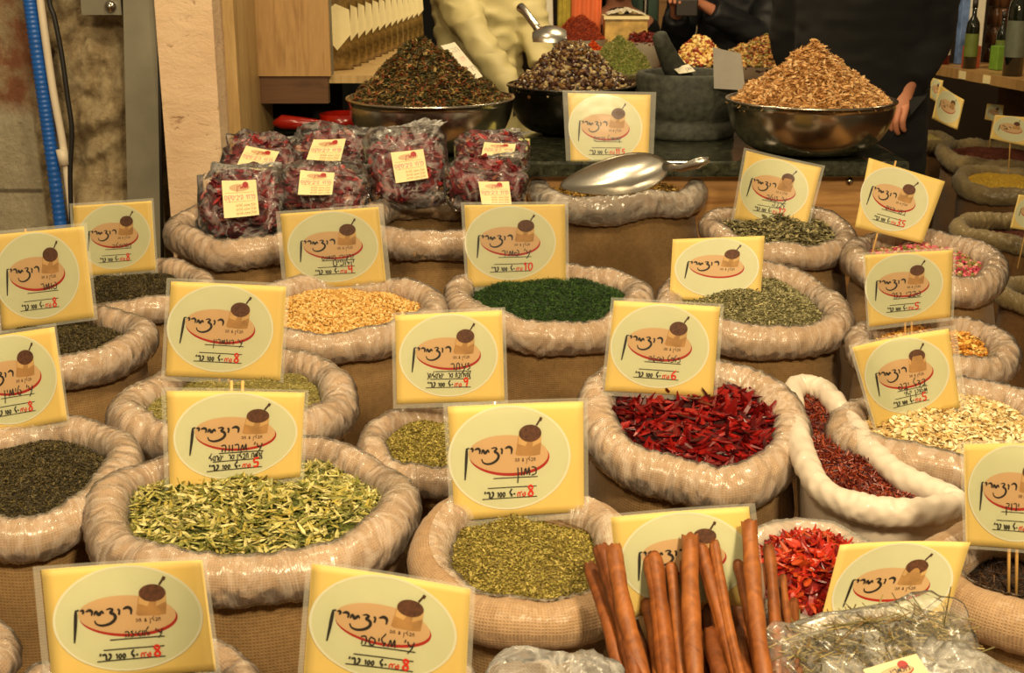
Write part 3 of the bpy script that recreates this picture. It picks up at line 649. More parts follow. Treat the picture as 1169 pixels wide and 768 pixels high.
    for k, u in enumerate(sticks):
        mb = MB(); p1 = S(u, .96 + stickup, -.0032); p0 = S(u, 0, -.0032); d = (p0-p1); d /= np.linalg.norm(d)
        mb.tube([p1, p0, p0+d*sticklen], [.0018, .0018, .0016], 8).build('stick', M['skewer'], root, True)
    return S
sg = dict(group='yellow price signs')
sign([(-8,268),(96,258),(108,362),(3,377)], 'tilted yellow sign priced 8 at the left edge, above another sign', '8', ['שומר'], cu=.43, sticks=(.34,), stickup=.07, sleeve=(.02,.03,.03), sticklen=.08)
sign([(83,235),(173,229),(178,308),(88,316)], 'small yellow sign priced 8 in front of the blue pipe', '8', ['פטרוזיליה'], cu=.5, sticklen=.05)
sign([(-50,390),(62,373),(77,480),(-38,502)], 'yellow sign priced 8 cut by the left edge, the lower of two', '8', ["ע' טימין"], cu=.5, sticks=(.62, .8), sticklen=.06)
sign([(195,321),(327,327),(320,435),(189,429)], 'yellow sign priced 8 directly above the price 5 leaf sign', '8', ["ע' רוזמרין"], cu=.45, sticklen=.06)
sign([(190,446),(348,448),(343,544),(194,563)], 'yellow sign priced 5 standing in the dried green leaves', '5', ["ע' מרווה", '(צמח תבלין ארץ ישראלי'], cu=.5, stickup=.15, sticklen=.06)
sign([(47,650),(231,639),(247,765),(60,784)], 'yellow sign priced 8 with three lines of writing at the bottom left', '8', ["ע' לואיזה"], cu=.5, tb=14, sleeve=(.03,.02,.05))
sign([(356,643),(537,672),(531,795),(346,775)], 'yellow sign priced 8 tilted clockwise at the bottom, left of centre', '8', ["ע' מליסה"], cu=.47, tb=14)
sign([(320,244),(432,236),(441,324),(328,331)], 'yellow sign priced 4 at the back of the bean sack', '4', ['גרגירי חומוס', 'קלופים'], cu=.5, sleeve=(.03,.04,.04), sticklen=.05)
sign([(530,234),(645,233),(646,322),(535,328)], 'yellow sign priced 10 standing in the dark green dill', '10', ["ע' שמיר"], cu=.445)
sign([(451,360),(573,354),(576,458),(453,461)], 'yellow sign priced 9 beside the metal scoop handle', '9', ['זעתר', '(תערובת ארץ ישראלית)'], cu=.49, sticks=(), zf=.895)
sign([(511,464),(666,458),(667,584),(519,595)], 'large yellow sign priced 8 in the middle, in front of the scoop handle', '8', ['כמון'], cu=.44, sleeve=(.02,.02,.055), sticklen=.07)
sign([(648,106),(743,108),(740,190),(652,191)], 'yellow sign priced 11.5 standing behind the large metal scoop', '11.5', ['קמומיל פרחים'], cu=.45, sleeve=(.05,.05,.03), sticklen=.08, zf=.955)
sign([(701,343),(822,350),(814,454),(690,446)], 'yellow sign priced 6 standing in the dark red chili pods', '6', ['פלפל שאטה'], cu=.47, sticks=(), zf=.89)
sign([(768,273),(873,269),(868,345),(764,342)], 'yellow sign half buried in grey-green crumbled herb', '6', [], cu=.5, inks=False, sticks=(.5,), sleeve=None, zf=.862)
sign([(852,172),(938,191),(920,262),(838,250)], 'curved yellow sign priced 12 standing in the curled grey leaves', '12', ["ע' זוטה", 'לבנה'], cu=.46, bow=.012, sticks=(.6,), sleeve=(.03,.02,.02), sticklen=.04, zf=.89)
sign([(992,180),(1079,207),(1053,278),(976,259)], 'strongly tilted yellow sign priced 35 above the rosebuds', '35', ['ניצני ורדים'], cu=.44, sticks=(.35,), stickup=.12, sticklen=.07, sleeve=None, zf=.90)
sign([(987,291),(1088,285),(1085,362),(992,373)], 'yellow sign priced 5 in front of the rosebuds, the upper of two', '5', ['שבבי גזר'], cu=.44, sticklen=.05)
sign([(973,396),(1083,375),(1096,465),(1000,489)], 'yellow sign priced 5 leaning over the cream flakes', '5', ['בצל יבש', 'מטוגן קלוי'], cu=.49, bow=.012, sleeve=(.03,.05,.03), sticklen=.06)
sign([(1100,507),(1222,506),(1216,632),(1103,622)], 'yellow sign cut by the right edge above the dark tea', '8', ['תה ירוק'], cu=.49, sleeve=(.03,.03,.03), sticklen=.05)
sign([(959,622),(1108,619),(1076,722),(930,735)], 'yellow sign behind the clear bag of stalks at the lower right', '6', [], cu=.5, inks=False, D=1.235, tb=10, bow=.008, sleeve=None)
sign([(697,590),(855,578),(868,690),(708,706)], 'brightly lit sign hidden behind the cinnamon sticks', '8', [], cu=.5, zf=.865, tb=14, inks=False, sleeve=(.04,.03,.02), sticks=())
# aisle signs
sign([(1073,96),(1101,114),(1093,148),(1064,135)], 'folded yellow sign hanging beside the dark coat, left panel', '8', [], D=4.55, inks=False, quick=True, sleeve=None, sticks=(), group='small signs in the dark aisle', bow=.01)
sign([(1136,131),(1175,134),(1178,168),(1130,158)], 'small yellow sign over the reddish-brown powder at the right edge', '8', [], D=4.35, inks=False, quick=True, sleeve=None, sticks=(.5,), group='small signs in the dark aisle')
sign([(1063,88),(1077,92),(1072,118),(1062,112)], 'narrow folded yellow sign nearest the dark coat sleeve', '8', [], D=4.7, inks=False, quick=True, sleeve=None, sticks=(), group='small signs in the dark aisle')
sign([(1163,222),(1200,226),(1192,266),(1153,260)], 'corner of a yellow sign at the right edge over dark red powder', '8', [], D=3.4, inks=False, quick=True, sleeve=None, sticks=(.5,), group='small signs in the dark aisle')
sign([(1127,118),(1146,120),(1144,140),(1124,136)], 'dim yellow sign behind the reddish-brown powder sack', '8', [], D=4.9, inks=False, quick=True, sleeve=None, sticks=(.5,), group='small signs in the dark aisle')

# ------------------------------------------------------------------ cinnamon sticks
M['cinn'] = []
for i, (a, b) in enumerate((((156,88,36),(104,52,18)), ((138,74,28),(92,46,16)), ((166,98,42),(116,60,24)))):
    t = NT('cinnamon_bark_%s' % 'abc'[i]); nz = t.noise(6, 5, .65, sc=(10, 10, 1.5), dist=.6); n2 = t.noise(180, 3)
    c = t.ramp(nz.outputs[0], [(.3, srgb(*b)), (.65, srgb(*a))]).outputs[0]
    c = t.mix(.35, c, t.ramp(n2.outputs[0], [(.3, (.5,.42,.35,1)), (.6, (1,1,1,1))]).outputs[0], 'MULTIPLY')
    M['cinn'].append(t.done(t.bsdf(c, .5, 0, t.bump(n2.outputs[0], .35, .001))))
def cinnamon(top, bot, wpx, dD, i):
    D0 = 1.205+dD; D1 = 1.115+dD*.45
    a = np.array(PD(*top, D0)); m_ = np.array(PD(*bot, D1)); b = m_+(m_-a)/np.linalg.norm(m_-a)*.09
    R = wpx*D0/FPX/2*1.22; n = 22; V = []; F = []
    ax = (b-a)/np.linalg.norm(b-a); e1 = np.cross(ax, [0, 1, 0]); e1 /= np.linalg.norm(e1); e2 = np.cross(ax, e1)
    r = random.Random(i*7+1); ph = r.uniform(0, 6.28); bend = r.uniform(-.004, .004)
    # double scroll cross-section: a thick bark rolled inward from both edges
    prof = []
    for k in range(30):
        tt = k/29*2-1; ang = tt*math.pi*1.42; rad = R*(1-.42*max(0, abs(tt)-.55)/.45)
        prof.append((rad*math.cos(ang)*1.0, rad*math.sin(ang)))
    prof = np.array(prof); th = R*.2; inner = prof*(1-th/np.linalg.norm(prof, axis=1)[:, None]); loop = np.concatenate([prof, inner[::-1]]); m = len(loop)
    rt = r.uniform(0, 6.28); c_, s_ = math.cos(rt), math.sin(rt); loop = loop@np.array([[c_, -s_], [s_, c_]])
    for j in range(n):
        s = j/(n-1); sc = 1+.10*math.sin(s*9+ph)*math.sin(s*23)+.04*r.uniform(-1, 1); cen = a+(b-a)*s+e1*bend*math.sin(s*3.1)*2+e2*.002*math.sin(s*8+ph)
        jag = 0 if 0 < j < n-1 else 1
        for k in range(m):
            V.append(cen+sc*(loop[k, 0]*e1+loop[k, 1]*e2)+ax*(jag*.0018*math.sin(k*1.7+ph)))
    for j in range(n-1):
        for k in range(m): F.append((j*m+k, (j+1)*m+k, (j+1)*m+(k+1) % m, j*m+(k+1) % m))
    h = len(prof)
    for j in (0, n-1):
        for k in range(h-1): F.append((j*m+k, j*m+k+1, j*m+m-2-k, j*m+m-1-k))
    return mk('cinnamon_stick', V, F, M['cinn'][i % 3], None, True, label=CL[i], cat='cinnamon stick', group='cinnamon sticks standing in a bundle')
ST = [((674,647),(700,768),13,.0),((687,627),(714,768),17,-.02),((700,625),(743,768),16,-.03),((709,638),(730,768),9,.015),((717,650),(729,768),8,.03),((729,652),(742,768),13,.02),
      ((744,633),(757,768),18,-.01),((754,632),(766,768),8,.015),((763,630),(776,768),12,-.0),((774,645),(790,768),8,.035),((779,622),(787,768),10,.0),((788,612),(802,768),17,-.025),
      ((794,607),(836,768),14,.0),((806,630),(814,768),12,.04),((815,619),(851,768),10,-.015),((831,599),(858,768),11,.01),((847,620),(862,768),9,.035),((855,597),(878,768),16,-.03),
      ((877,625),(886,768),11,.01),((890,664),(899,768),14,.035),((894,658),(922,768),7,.015),((905,686),(915,768),9,.04),((812,722),(820,768),15,-.06),((850,668),(866,768),9,.045),((737,662),(748,768),10,.045),((697,668),(722,768),11,.05),((708,668),(736,768),10,.06),((765,662),(772,768),13,.05),((798,655),(805,768),14,.055),((822,660),(832,768),13,.05),((838,650),(846,768),11,.055),((868,650),(872,768),12,.06),((790,690),(796,768),12,.03),((845,700),(850,768),12,.02)]
CL = ['outermost cinnamon stick on the left, leaning left behind its neighbour', 'thick cinnamon stick second from the left, over the olive herb', 'thick cinnamon stick crossing down to the right near the left side',
      'thin cinnamon stick just right of the thick left pair', 'short thin cinnamon stick in the left part of the bundle', 'stout short cinnamon stick left of the knobbly thick one',
      'thick knobbly cinnamon stick with a broad flat top, left of centre', 'thin cinnamon stick squeezed against the thick knobbly one', 'straight medium cinnamon stick right of the knobbly one',
      'thin low cinnamon stick behind the centre of the bundle', 'narrow cinnamon stick hugging the left of the tall thick middle one', 'tall thick cinnamon stick in the middle of the bundle',
      'long cinnamon stick slanting right from the middle top', 'cinnamon stick in shade behind the slanting middle one', 'dark-edged cinnamon stick slanting right below the sign print',
      'tall slim cinnamon stick with a rounded tip left of the tallest', 'thin cinnamon stick tucked behind the tallest one', 'tallest and thickest cinnamon stick on the right',
      'straight square-topped cinnamon stick in front of the red chili', 'short broad greyish cinnamon stick at the right', 'short thin cinnamon stick leaning right over the red chili', 'lowest cinnamon stick at the right end',
      'short front cinnamon stick whose top is low in the middle', 'shaded thin cinnamon stick left of the tallest', 'shaded cinnamon stick behind the stout left ones', 'shaded cinnamon stick filling the gap behind the two thick left ones', 'shaded cinnamon stick behind the thin short left ones',
      'shaded cinnamon stick behind the knobbly one', 'shaded cinnamon stick behind the tall thick middle one', 'shaded cinnamon stick behind the dark-edged slanting one', 'shaded cinnamon stick left of the slim round-tipped one',
      'shaded cinnamon stick between the tallest and the square-topped one', 'low cinnamon stick in the dark lower middle of the bundle', 'low cinnamon stick in the dark lower right of the bundle']
for i, (a, b, w, d) in enumerate(ST): cinnamon(a, b, w, d, i)

# ------------------------------------------------------------------ scoops
def scoop_big():
    c = PD(704, 200, 2.60); root = thing('metal_scoop', 'large cast metal scoop lying on the brown-yellow flowers', 'scoop', tuple(c))
    ax = (PD(764, 192, 2.60)-PD(646, 214, 2.60)).normalized(); up = Vector((-.10, -.72, .68)); up = (up-ax*up.dot(ax)).normalized(); side = up.cross(ax)
    n, m = 30, 15; V = []
    for sh in (0, .0025):
        V.append(tuple(c-up*(.030-sh)))
        for j in range(1, m):
            q = j/(m-1)
            for i in range(n):
                a = 2*math.pi*i/n; ca, sa_ = math.cos(a), math.sin(a)
                L_ = .104*(1+.10*(ca < 0)*abs(ca)); W_ = .046*(1+.28*ca-.1*ca*ca)
                V.append(tuple(c+ax*ca*L_*q+side*sa_*W_*q-up*((.030-sh)*(1-q**2.2))))
    k0 = 1+n*(m-1); F = []
    for o_, fl in ((0, 1), (k0, -1)):
        F += [(o_, o_+1+i, o_+1+(i+1) % n)[::fl] for i in range(n)]
        F += [(o_+1+(j-1)*n+i, o_+1+j*n+i, o_+1+j*n+(i+1) % n, o_+1+(j-1)*n+(i+1) % n)[::fl] for j in range(1, m-1) for i in range(n)]
    e = 1+(m-2)*n; F += [(e+i, k0+e+i, k0+e+(i+1) % n, e+(i+1) % n) for i in range(n)]
    mk('blade', V, F, M['scoop'], root, True)
    p0 = c+ax*.098; p1 = PD(778, 192, 2.57); p2 = PD(809, 182, 2.54)
    MB().tube([p0, p0.lerp(p1, .6), p1, p1.lerp(p2, .6), p2], [.010, .007, .0075, .011, .006], 14).build('handle', M['scoop'], root, True)
scoop_big()
c = PD(566, 430, 1.80)
root = thing('metal_scoop', 'upright metal scoop handle standing in the pale green herb', 'scoop', tuple(c))
MB().tube([PD(566,403,1.795), PD(566,406,1.795), PD(566,412,1.795), PD(567,425,1.795), PD(565,445,1.795), PD(564,462,1.79), PD(562,485,1.78)], [.003, .009, .0125, .0135, .0105, .0095, .010], 18).build('handle', M['scoop'], root, True)
MB().tube([PD(562,484,1.78), PD(556,500,1.77), PD(548,520,1.76)], [.012, .03, .033], 20).build('blade', M['scoop'], root, True)

# ------------------------------------------------------------------ plastic bags of red flowers
M['hibiscus'] = islands('dried_red_flower', [srgb(*c_) for c_ in ((150,34,38),(112,22,30),(170,52,50),(124,26,32),(150,96,70),(90,16,26))], rough=.35, spec=.6)
M['bagcore'] = plain('dark_red_flower_mass', srgb(112, 28, 34), .6, var=.4, scale=60, bump=.9, bs=80)
def pillow(c, hx, hy, ht, lean, yaw, roll, seed, exp=3.2, nu=56, nv=28, amp=.06):
    """pillow shape: wide hx, tall hy, thick ht; leaning back by lean"""
    A, B = np.meshgrid(np.linspace(0, 2*math.pi, nu, endpoint=False), np.linspace(0, math.pi, nv), indexing='ij')
    sg_ = lambda x, e: np.sign(x)*np.abs(x)**e
    e = 2/exp; rr = np.sin(B)**.55
    x = hx*sg_(np.cos(A), e)*rr; y = hy*sg_(np.sin(A), e)*rr; z = ht*np.cos(B)*(1)
    k = np.random.default_rng(seed); s = 0
    for q in range(7):
        w = k.normal(0, 1, 3)*(2.2+q*1.4); s = s+np.sin(w[0]*x/hx*1.5+w[1]*y/hy*1.5+w[2]*z/ht+k.uniform(0, 6))/(1+.4*q)
    z = z+s*ht*amp*1.8; x = x*(1+s*amp*.35); y = y*(1+s*amp*.35)
    V = np.stack([x, y, z], -1).reshape(-1, 3)
    F = [(i*nv+j, i*nv+j+1, ((i+1) % nu)*nv+j+1, ((i+1) % nu)*nv+j) for i in range(nu) for j in range(nv-1)]
    R = Matrix.Rotation(math.radians(yaw), 3, 'Z')@Matrix.Rotation(math.radians(90-lean), 3, 'X')@Matrix.Rotation(math.radians(roll), 3, 'Z')
    return V@np.array(R).T+np.array(c), F, R
def flower_bag(x0, y0, x1, y1, D, lean, roll, lab, seed, label):
    cx, cy = (x0+x1)/2, (y0+y1)/2; c = PD(cx, cy, D); hx = (x1-x0)/2*D/FPX; hy = (y1-y0)/2*D/FPX/max(.55, math.cos(math.radians(lean-15)))
    root = thing('flower_bag', label, 'bag', (c.x, c.y, c.z-hy*.8), 'clear bags of dried red flowers')
    ht = min(.045, hy*.8)
    V, F, R = pillow(c, hx*.86, hy*.84, ht*.85, lean, 0, roll, seed, 2.6)
    core = mk('flower_mass', V, F, M['bagcore'], root, True)
    n = 420; idx = RNG.integers(0, len(V), n); pos = V[idx]+RNG.normal(0, .002, (n, 3))
    GV, GF = grains(pos, 'leaf', (.012, .007, .006), 1.2); mk('dried_flowers', GV, fix_quads(GF), M['hibiscus'], core, False, kind='stuff')
    V, F, R = pillow(c, hx*1.02, hy*1.02, ht*1.12, lean, 0, roll, seed+5, 4.0, amp=.075)
    fl = mk('clear_film', V, F, M['film_bag'], root, True)
    V, F, _ = pillow(np.array(c)+np.array(R@Vector((hx*.1, hy*.95, 0))), hx*.8, hy*.16, ht*.22, lean, 0, roll+6, seed+8, 3, amp=.25)
    mk('gathered_end', V, F, M['film_milk'], fl, True)
    S = Surf(lab, D-ht*1.5-.012, max(5, lean-8), 0, .002)
    mb = MB(); n = 6; VV = [S(i/n, j/n) for j in range(n+1) for i in range(n+1)]; mb.add(VV, [(j*(n+1)+i, j*(n+1)+i+1, (j+1)*(n+1)+i+1, (j+1)*(n+1)+i) for j in range(n) for i in range(n)], 0)
    ell(S, mb, .5, .80, .30, .10, .0005, 1, nr=1, n=20); ell(S, mb, .68, .87, .09, .09, .0007, 2, nr=1, n=12)
    for s_ in word('רוזמרין', .74, .76, .09): ribbon(S, mb, s_, .016, .0009, 2, k=3)
    for s_ in word('פרחי היביסקוס', .93, .47, .12, slant=.02): ribbon(S, mb, s_, .018, .0005, 3, k=3)
    for q in range(3): 
        for s_ in word('תבלין מיובש לחליטה', .93, .28-.11*q, .055, slant=.01): ribbon(S, mb, s_, .009, .0005, 4, k=2)
    for y in (.66, .42): ribbon(S, mb, [(.07, y), (.93, y)], .008, .0004, 4)
    o = mb.build('label', [M['label'], M['plate'], M['redprint'], M['pinkink'], M['sackprint']], fl, False)
flower_bag(255,160,342,212,2.78,52,-8,[(281,166),(319,173),(307,196),(270,189)],1,'bag of dried red flowers with a slanted label, back left by the pillar')
flower_bag(336,152,424,196,2.80,50,2,[(358,159),(395,158),(388,186),(349,184)],2,'bag of dried red flowers at the back, second from the pillar')
flower_bag(228,190,325,276,2.60,38,0,[(253,206),(292,205),(296,245),(256,249)],3,'bag of dried red flowers at the front left, largest on its sack')
flower_bag(318,190,421,248,2.62,42,-4,[(343,194),(382,197),(379,222),(340,222)],4,'bag of dried red flowers in front, touching the price 4 sign')
flower_bag(418,146,512,238,2.68,30,5,[(446,174),(483,170),(489,203),(452,209)],5,'tall bag of dried red flowers under the left steel bowl')
flower_bag(519,153,605,200,2.80,45,0,[(553,162),(589,164),(586,179),(549,179)],6,'bag of dried red flowers at the back beside the green packet')
flower_bag(508,180,601,240,2.64,35,0,[(546,207),(581,207),(584,233),(550,233)],7,'bag of dried red flowers directly above the price 10 sign')

M['stalk'] = islands('dried_stalk', [srgb(*c_) for c_ in ((150,132,78),(110,100,52),(176,156,98),(88,78,40),(128,100,56))])
M['film_stalk'] = film('stalk_bag_film', bs=.35, ior=1.22, tint=(.96, .93, .86, 1), base=.06, gain=.5, scale=11)
# clear bag of dried stalks, lower right
def stalk_bag():
    D = 1.12; c = PD(1008, 790, D); root = thing('stalk_bag', 'clear plastic bag of dried pale stalks lying at the lower right', 'bag', (c.x, c.y, c.z-.04))
    V, F, R = pillow(c, .096, .074, .024, 50, 0, 10, 77, 7, nu=110, nv=44, amp=.07)
    fl = mk('clear_film', V, F, M['film_stalk'], root, True)
    n = 2200; k = RNG.normal(0, .36, (n, 3))*np.array([.10, .055, .02]); k[:, 1] = k[:, 1]*1.35+.022; k[:, 1] = np.clip(k[:, 1], -.06, .058); k[:, 0] = np.clip(k[:, 0], -.078, .078); pos = k@np.array(R).T+np.array(c)
    GV, GF = grains(pos, 'needle', (.022, .0011, .0011), .35)
    mk('dried_stalks', GV, [tuple(f) for f in GF.tolist()], M['stalk'], root, False, kind='stuff')
    S = Surf([(985,764),(1046,746),(1078,795),(1016,812)], D-.06, 35, 0, .002); mb = MB(); n = 6
    mb.add([S(i/n, j/n) for j in range(n+1) for i in range(n+1)], [(j*(n+1)+i, j*(n+1)+i+1, (j+1)*(n+1)+i+1, (j+1)*(n+1)+i) for j in range(n) for i in range(n)], 0)
    ell(S, mb, .5, .74, .32, .13, .0006, 2, nr=1, n=24); ell(S, mb, .5, .76, .31, .12, .0008, 1, nr=1, n=24); ell(S, mb, .68, .86, .09, .1, .001, 2, nr=1, n=12)
    for s_ in word('רוזמרין', .75, .72, .1): ribbon(S, mb, s_, .016, .0012, 3, k=3)
    mb.build('label', [M['label'], M['plate'], M['redprint'], M['ink']], fl, False)
    c2 = PD(1128, 818, 1.08); r2 = thing('stalk_bag', 'second crumpled clear bag at the lower right corner', 'bag', (c2.x, c2.y, c2.z-.04))
    V, F, R = pillow(c2, .07, .05, .03, 60, 0, -30, 78, 3.5, amp=.09); mk('clear_film', V, F, M['film_milk'], r2, True)
    c3 = PD(630, 798, 1.06); r3 = thing('clear_bag', 'crumpled clear plastic bag at the bottom, left of the cinnamon', 'bag', (c3.x, c3.y, c3.z-.04))
    V, F, R = pillow(c3, .058, .04, .03, 55, 0, 0, 79, 3, amp=.09); mk('clear_film', V, F, M['film_milk'], r3, True)
stalk_bag()

# ------------------------------------------------------------------ counter, table, room
ct = thing('counter', 'long counter with a dark polished stone top behind the sacks', 'counter', (.1, 3.2, 0))
bevel(MB().box((-.64,2.89,.935),(.88,3.62,.97)).build('stone_top', M['granite'], ct), .006)
MB().box((-.63,2.93,.02),(.85,2.96,.935)).build('front_panel', M['woodx'], ct)
MB().box((.83,2.96,.02),(.85,3.58,.935)).build('side_panel', M['wood'], ct)
MB().ball((Py(970,207,2.928)), (.009,.006,.009)).build('screw_cap', M['steel'], ct, True)
tb = thing('display_platform', 'low wooden platform the rows of sacks stand on', 'platform', (0, 1.8, 0))
m = MB(); m.box((-1.15,.75,.40),(1.25,2.86,.44)); m.build('platform_top', M['woodx'], tb)
for x in (-1.1, 0, 1.2):
    for y in (.8, 2.7): MB().box((x-.03,y-.03,0),(x+.03,y+.03,.40)).build('leg', M['wood'], tb)
tb = thing('aisle_platform', 'low dark platform under the sacks of the right aisle', 'platform', (1.9, 4, 0))
MB().box((1.30,2.1,.17),(2.6,5.6,.22)).build('platform_top', M['darkwood'], tb)
for y in (2.2, 5.5):
    for x in (1.35, 2.55): MB().box((x-.03,y-.03,0),(x+.03,y+.03,.17)).build('leg', M['darkwood'], tb)
def structure(name, mb, mat, smooth=False): return mb.build(name, mat, None, smooth, kind='structure')
structure('floor', MB().box((-3,-.5,-.05),(4,7.6,0)), M['floor'])
structure('wall_back', MB().box((-3,7.3,0),(.72,7.4,3)), M['brownwall'])
structure('wall_rear_right', MB().box((1.62,7.2,0),(4,7.29,3)), M['brownwall'])
# cream wall piece and green door
structure('door_1', MB().box((.50,7.22,0),(.79,7.29,2.2)).box((.53,7.20,.3),(.63,7.22,2.0)).box((.67,7.20,.3),(.77,7.22,2.0)), M['greendoor'])
structure('trim_1', MB().box((.78,7.18,0),(.82,7.29,2.3)), M['woodx'])
structure('wall_cream', MB().box((.82,7.2,0),(1.62,7.29,3)), M['cream'])
t = NT('lit_window'); e = t.n('ShaderNodeEmission'); e.inputs[0].default_value = srgb(255, 246, 224); e.inputs[1].default_value = 1.6; M['lit'] = t.done(e)
a = Py(902, 45, 7.15); b = Py(917, 0, 7.15)
structure('window_1', MB().box((a.x, 7.14, a.z), (b.x, 7.19, 2.3)), M['lit'])
structure('wall_right', MB().box((2.75,2,0),(2.85,7.3,3)), M['brownwall'])
dk = thing('dark_backdrop', 'black hanging sheet behind the packets and the cream jacket', 'curtain', (-.4, 6.2, .0))  # black wavy sheet filling the dark area at the back
V = []; n = 60
for z_ in (0, 2.6):
    for i in range(n+1): V.append((-1.6+1.65*i/n, 6.1+.03*math.sin(i*1.1), z_))
for z_ in (0, 2.6):
    for i in range(n+1): V.append((-1.6+1.65*i/n, 6.11+.03*math.sin(i*1.1), z_))
q = 2*(n+1); F = [(i, i+1, n+2+i, n+1+i) for i in range(n)]; F += [tuple(x+q for x in f[::-1]) for f in F]
mk('cloth', V, F, M['black'], dk, True)

# left wall: patched stone and plaster, with rough relief
def stone_wall():
    t = NT('old_stone_plaster')
    tc = t.n('ShaderNodeTexCoord'); sx = t.n('ShaderNodeSeparateXYZ'); t.l(tc.outputs['UV'], sx.inputs[0])
    n1 = t.noise(16, 9, .75); n2 = t.noise(60, 6, .75); n3 = t.noise(3.2, 4, .6)
    stone = t.ramp(n1.outputs[0], [(.3, srgb(96,80,56)), (.42, srgb(158,136,100)), (.55, srgb(188,168,130)), (.7, srgb(208,194,160))]).outputs[0]
    plaster = t.ramp(n3.outputs[0], [(.3, srgb(176,162,132)), (.7, srgb(196,186,160))]).outputs[0]
    brick = t.ramp(t.noise(9, 4, .6).outputs[0], [(.44, srgb(172,150,116)), (.56, srgb(148,96,66))]).outputs[0]
    def step(src, edge, w, inv=False):
        nn = t.n('ShaderNodeMath', operation='MULTIPLY_ADD'); t.l(n1.outputs[0], nn.inputs[0]); nn.inputs[1].default_value = .10; t.l(src, nn.inputs[2])
        m_ = t.n('ShaderNodeMapRange'); t.l(nn.outputs[0], m_.inputs[0]); m_.inputs[1].default_value = edge-w+.05; m_.inputs[2].default_value = edge+w+.05
        if inv: m_.inputs[3].default_value = 1; m_.inputs[4].default_value = 0
        return m_.outputs[0]
    left = step(sx.outputs[0], .30, .02, True); up = step(sx.outputs[1], .60, .03)
    c = t.mix(left, stone, plaster); 
    br = t.mix(step(sx.outputs[0], .42, .04, True), stone, brick); c = t.mix(up, c, br)
    # joint line between two blocks at left
    d1 = t.n('ShaderNodeMath', operation='SUBTRACT'); t.l(sx.outputs[1], d1.inputs[0]); d1.inputs[1].default_value = .285
    d2 = t.n('ShaderNodeMath', operation='ABSOLUTE'); t.l(d1.outputs[0], d2.inputs[0])
    d3 = t.n('ShaderNodeMapRange'); t.l(d2.outputs[0], d3.inputs[0]); d3.inputs[1].default_value = .004; d3.inputs[2].default_value = .012; d3.inputs[3].default_value = .75; d3.inputs[4].default_value = 0
    mm = t.n('ShaderNodeMath', operation='MULTIPLY'); t.l(d3.outputs[0], mm.inputs[0]); t.l(left, mm.inputs[1])
    c = t.mix(mm.outputs[0], c, srgb(70, 56, 38))
    c = t.mix(.3, c, t.ramp(n2.outputs[0], [(.3, (.4,.36,.3,1)), (.6, (1,1,1,1))]).outputs[0], 'MULTIPLY')
    mt = t.done(t.bsdf(c, .9, 0, t.bump(n2.outputs[0], .7, .008, t.bump(n1.outputs[0], .8, .03))))
    p0 = Py(-60, 330, 3.02); p1 = Py(186, -60, 3.02); x0, x1, z0, z1 = -1.55, p1.x+.01, 0.0, 2.2
    nx, nz_ = 130, 200; xs = np.linspace(x0, x1, nx); zs = np.linspace(z0, z1, nz_); X, Zz = np.meshgrid(xs, zs, indexing='ij')
    from mathutils import noise as mn
    xa, xb = Py(0, 150, 3.02).x, Py(140, 150, 3.02).x; za, zb = Py(60, 300, 3.02).z, Py(60, 0, 3.02).z
    U = (X-xa)/(xb-xa); Vv = (Zz-za)/(zb-za)
    dy = np.zeros_like(X)
    for i in range(nx):
        for j in range(nz_):
            p = Vector((X[i, j]*9, 0, Zz[i, j]*9)); rough = 1 if U[i, j] > .32 else .12
            dy[i, j] = rough*(mn.fractal(p, .7, 2.2, 6)*.034+abs(mn.noise(p*.7))*.05-.03*max(0, 1-6*abs(mn.noise(p*.45+Vector((3,1,2))))))
    V = np.stack([X, 3.02-dy, Zz], -1).reshape(-1, 3); uv = np.stack([U, Vv], -1).reshape(-1, 2)
    F = [(i*nz_+j, (i+1)*nz_+j, (i+1)*nz_+j+1, i*nz_+j+1) for i in range(nx-1) for j in range(nz_-1)]
    k = len(V); V = np.concatenate([V, [(x0, 3.2, z0), (x1, 3.2, z0), (x1, 3.2, z1), (x0, 3.2, z1)]]); F += [(k+1, k, k+3, k+2)]; uv = np.concatenate([uv, [(0, 0)]*4])
    mk('wall_left', V, F, mt, None, True, uv=uv, kind='structure')
stone_wall()
# plaster pillar
t = NT('pillar_plaster'); n1 = t.noise(16, 8, .7, dist=.4, sc=(1, 1, 1.6)); n2 = t.noise(5, 3)
c = t.ramp(n2.outputs[0], [(.3, srgb(206,172,136)), (.7, srgb(226,198,164))]).outputs[0]
c = t.mix(1, c, t.ramp(n1.outputs[0], [(.30, (.35,.26,.2,1)), (.38, (1,1,1,1))]).outputs[0], 'MULTIPLY')
M['pillar'] = t.done(t.bsdf(c, .85, 0, t.bump(n1.outputs[0], .7, .01)))
xl, xr = Py(186, 130, 2.90).x, Py(250, 130, 2.90).x
o = structure('wall_pillar', MB().box((xl, 2.90, 0), (xr, 3.3, 2.2)), M['pillar'])
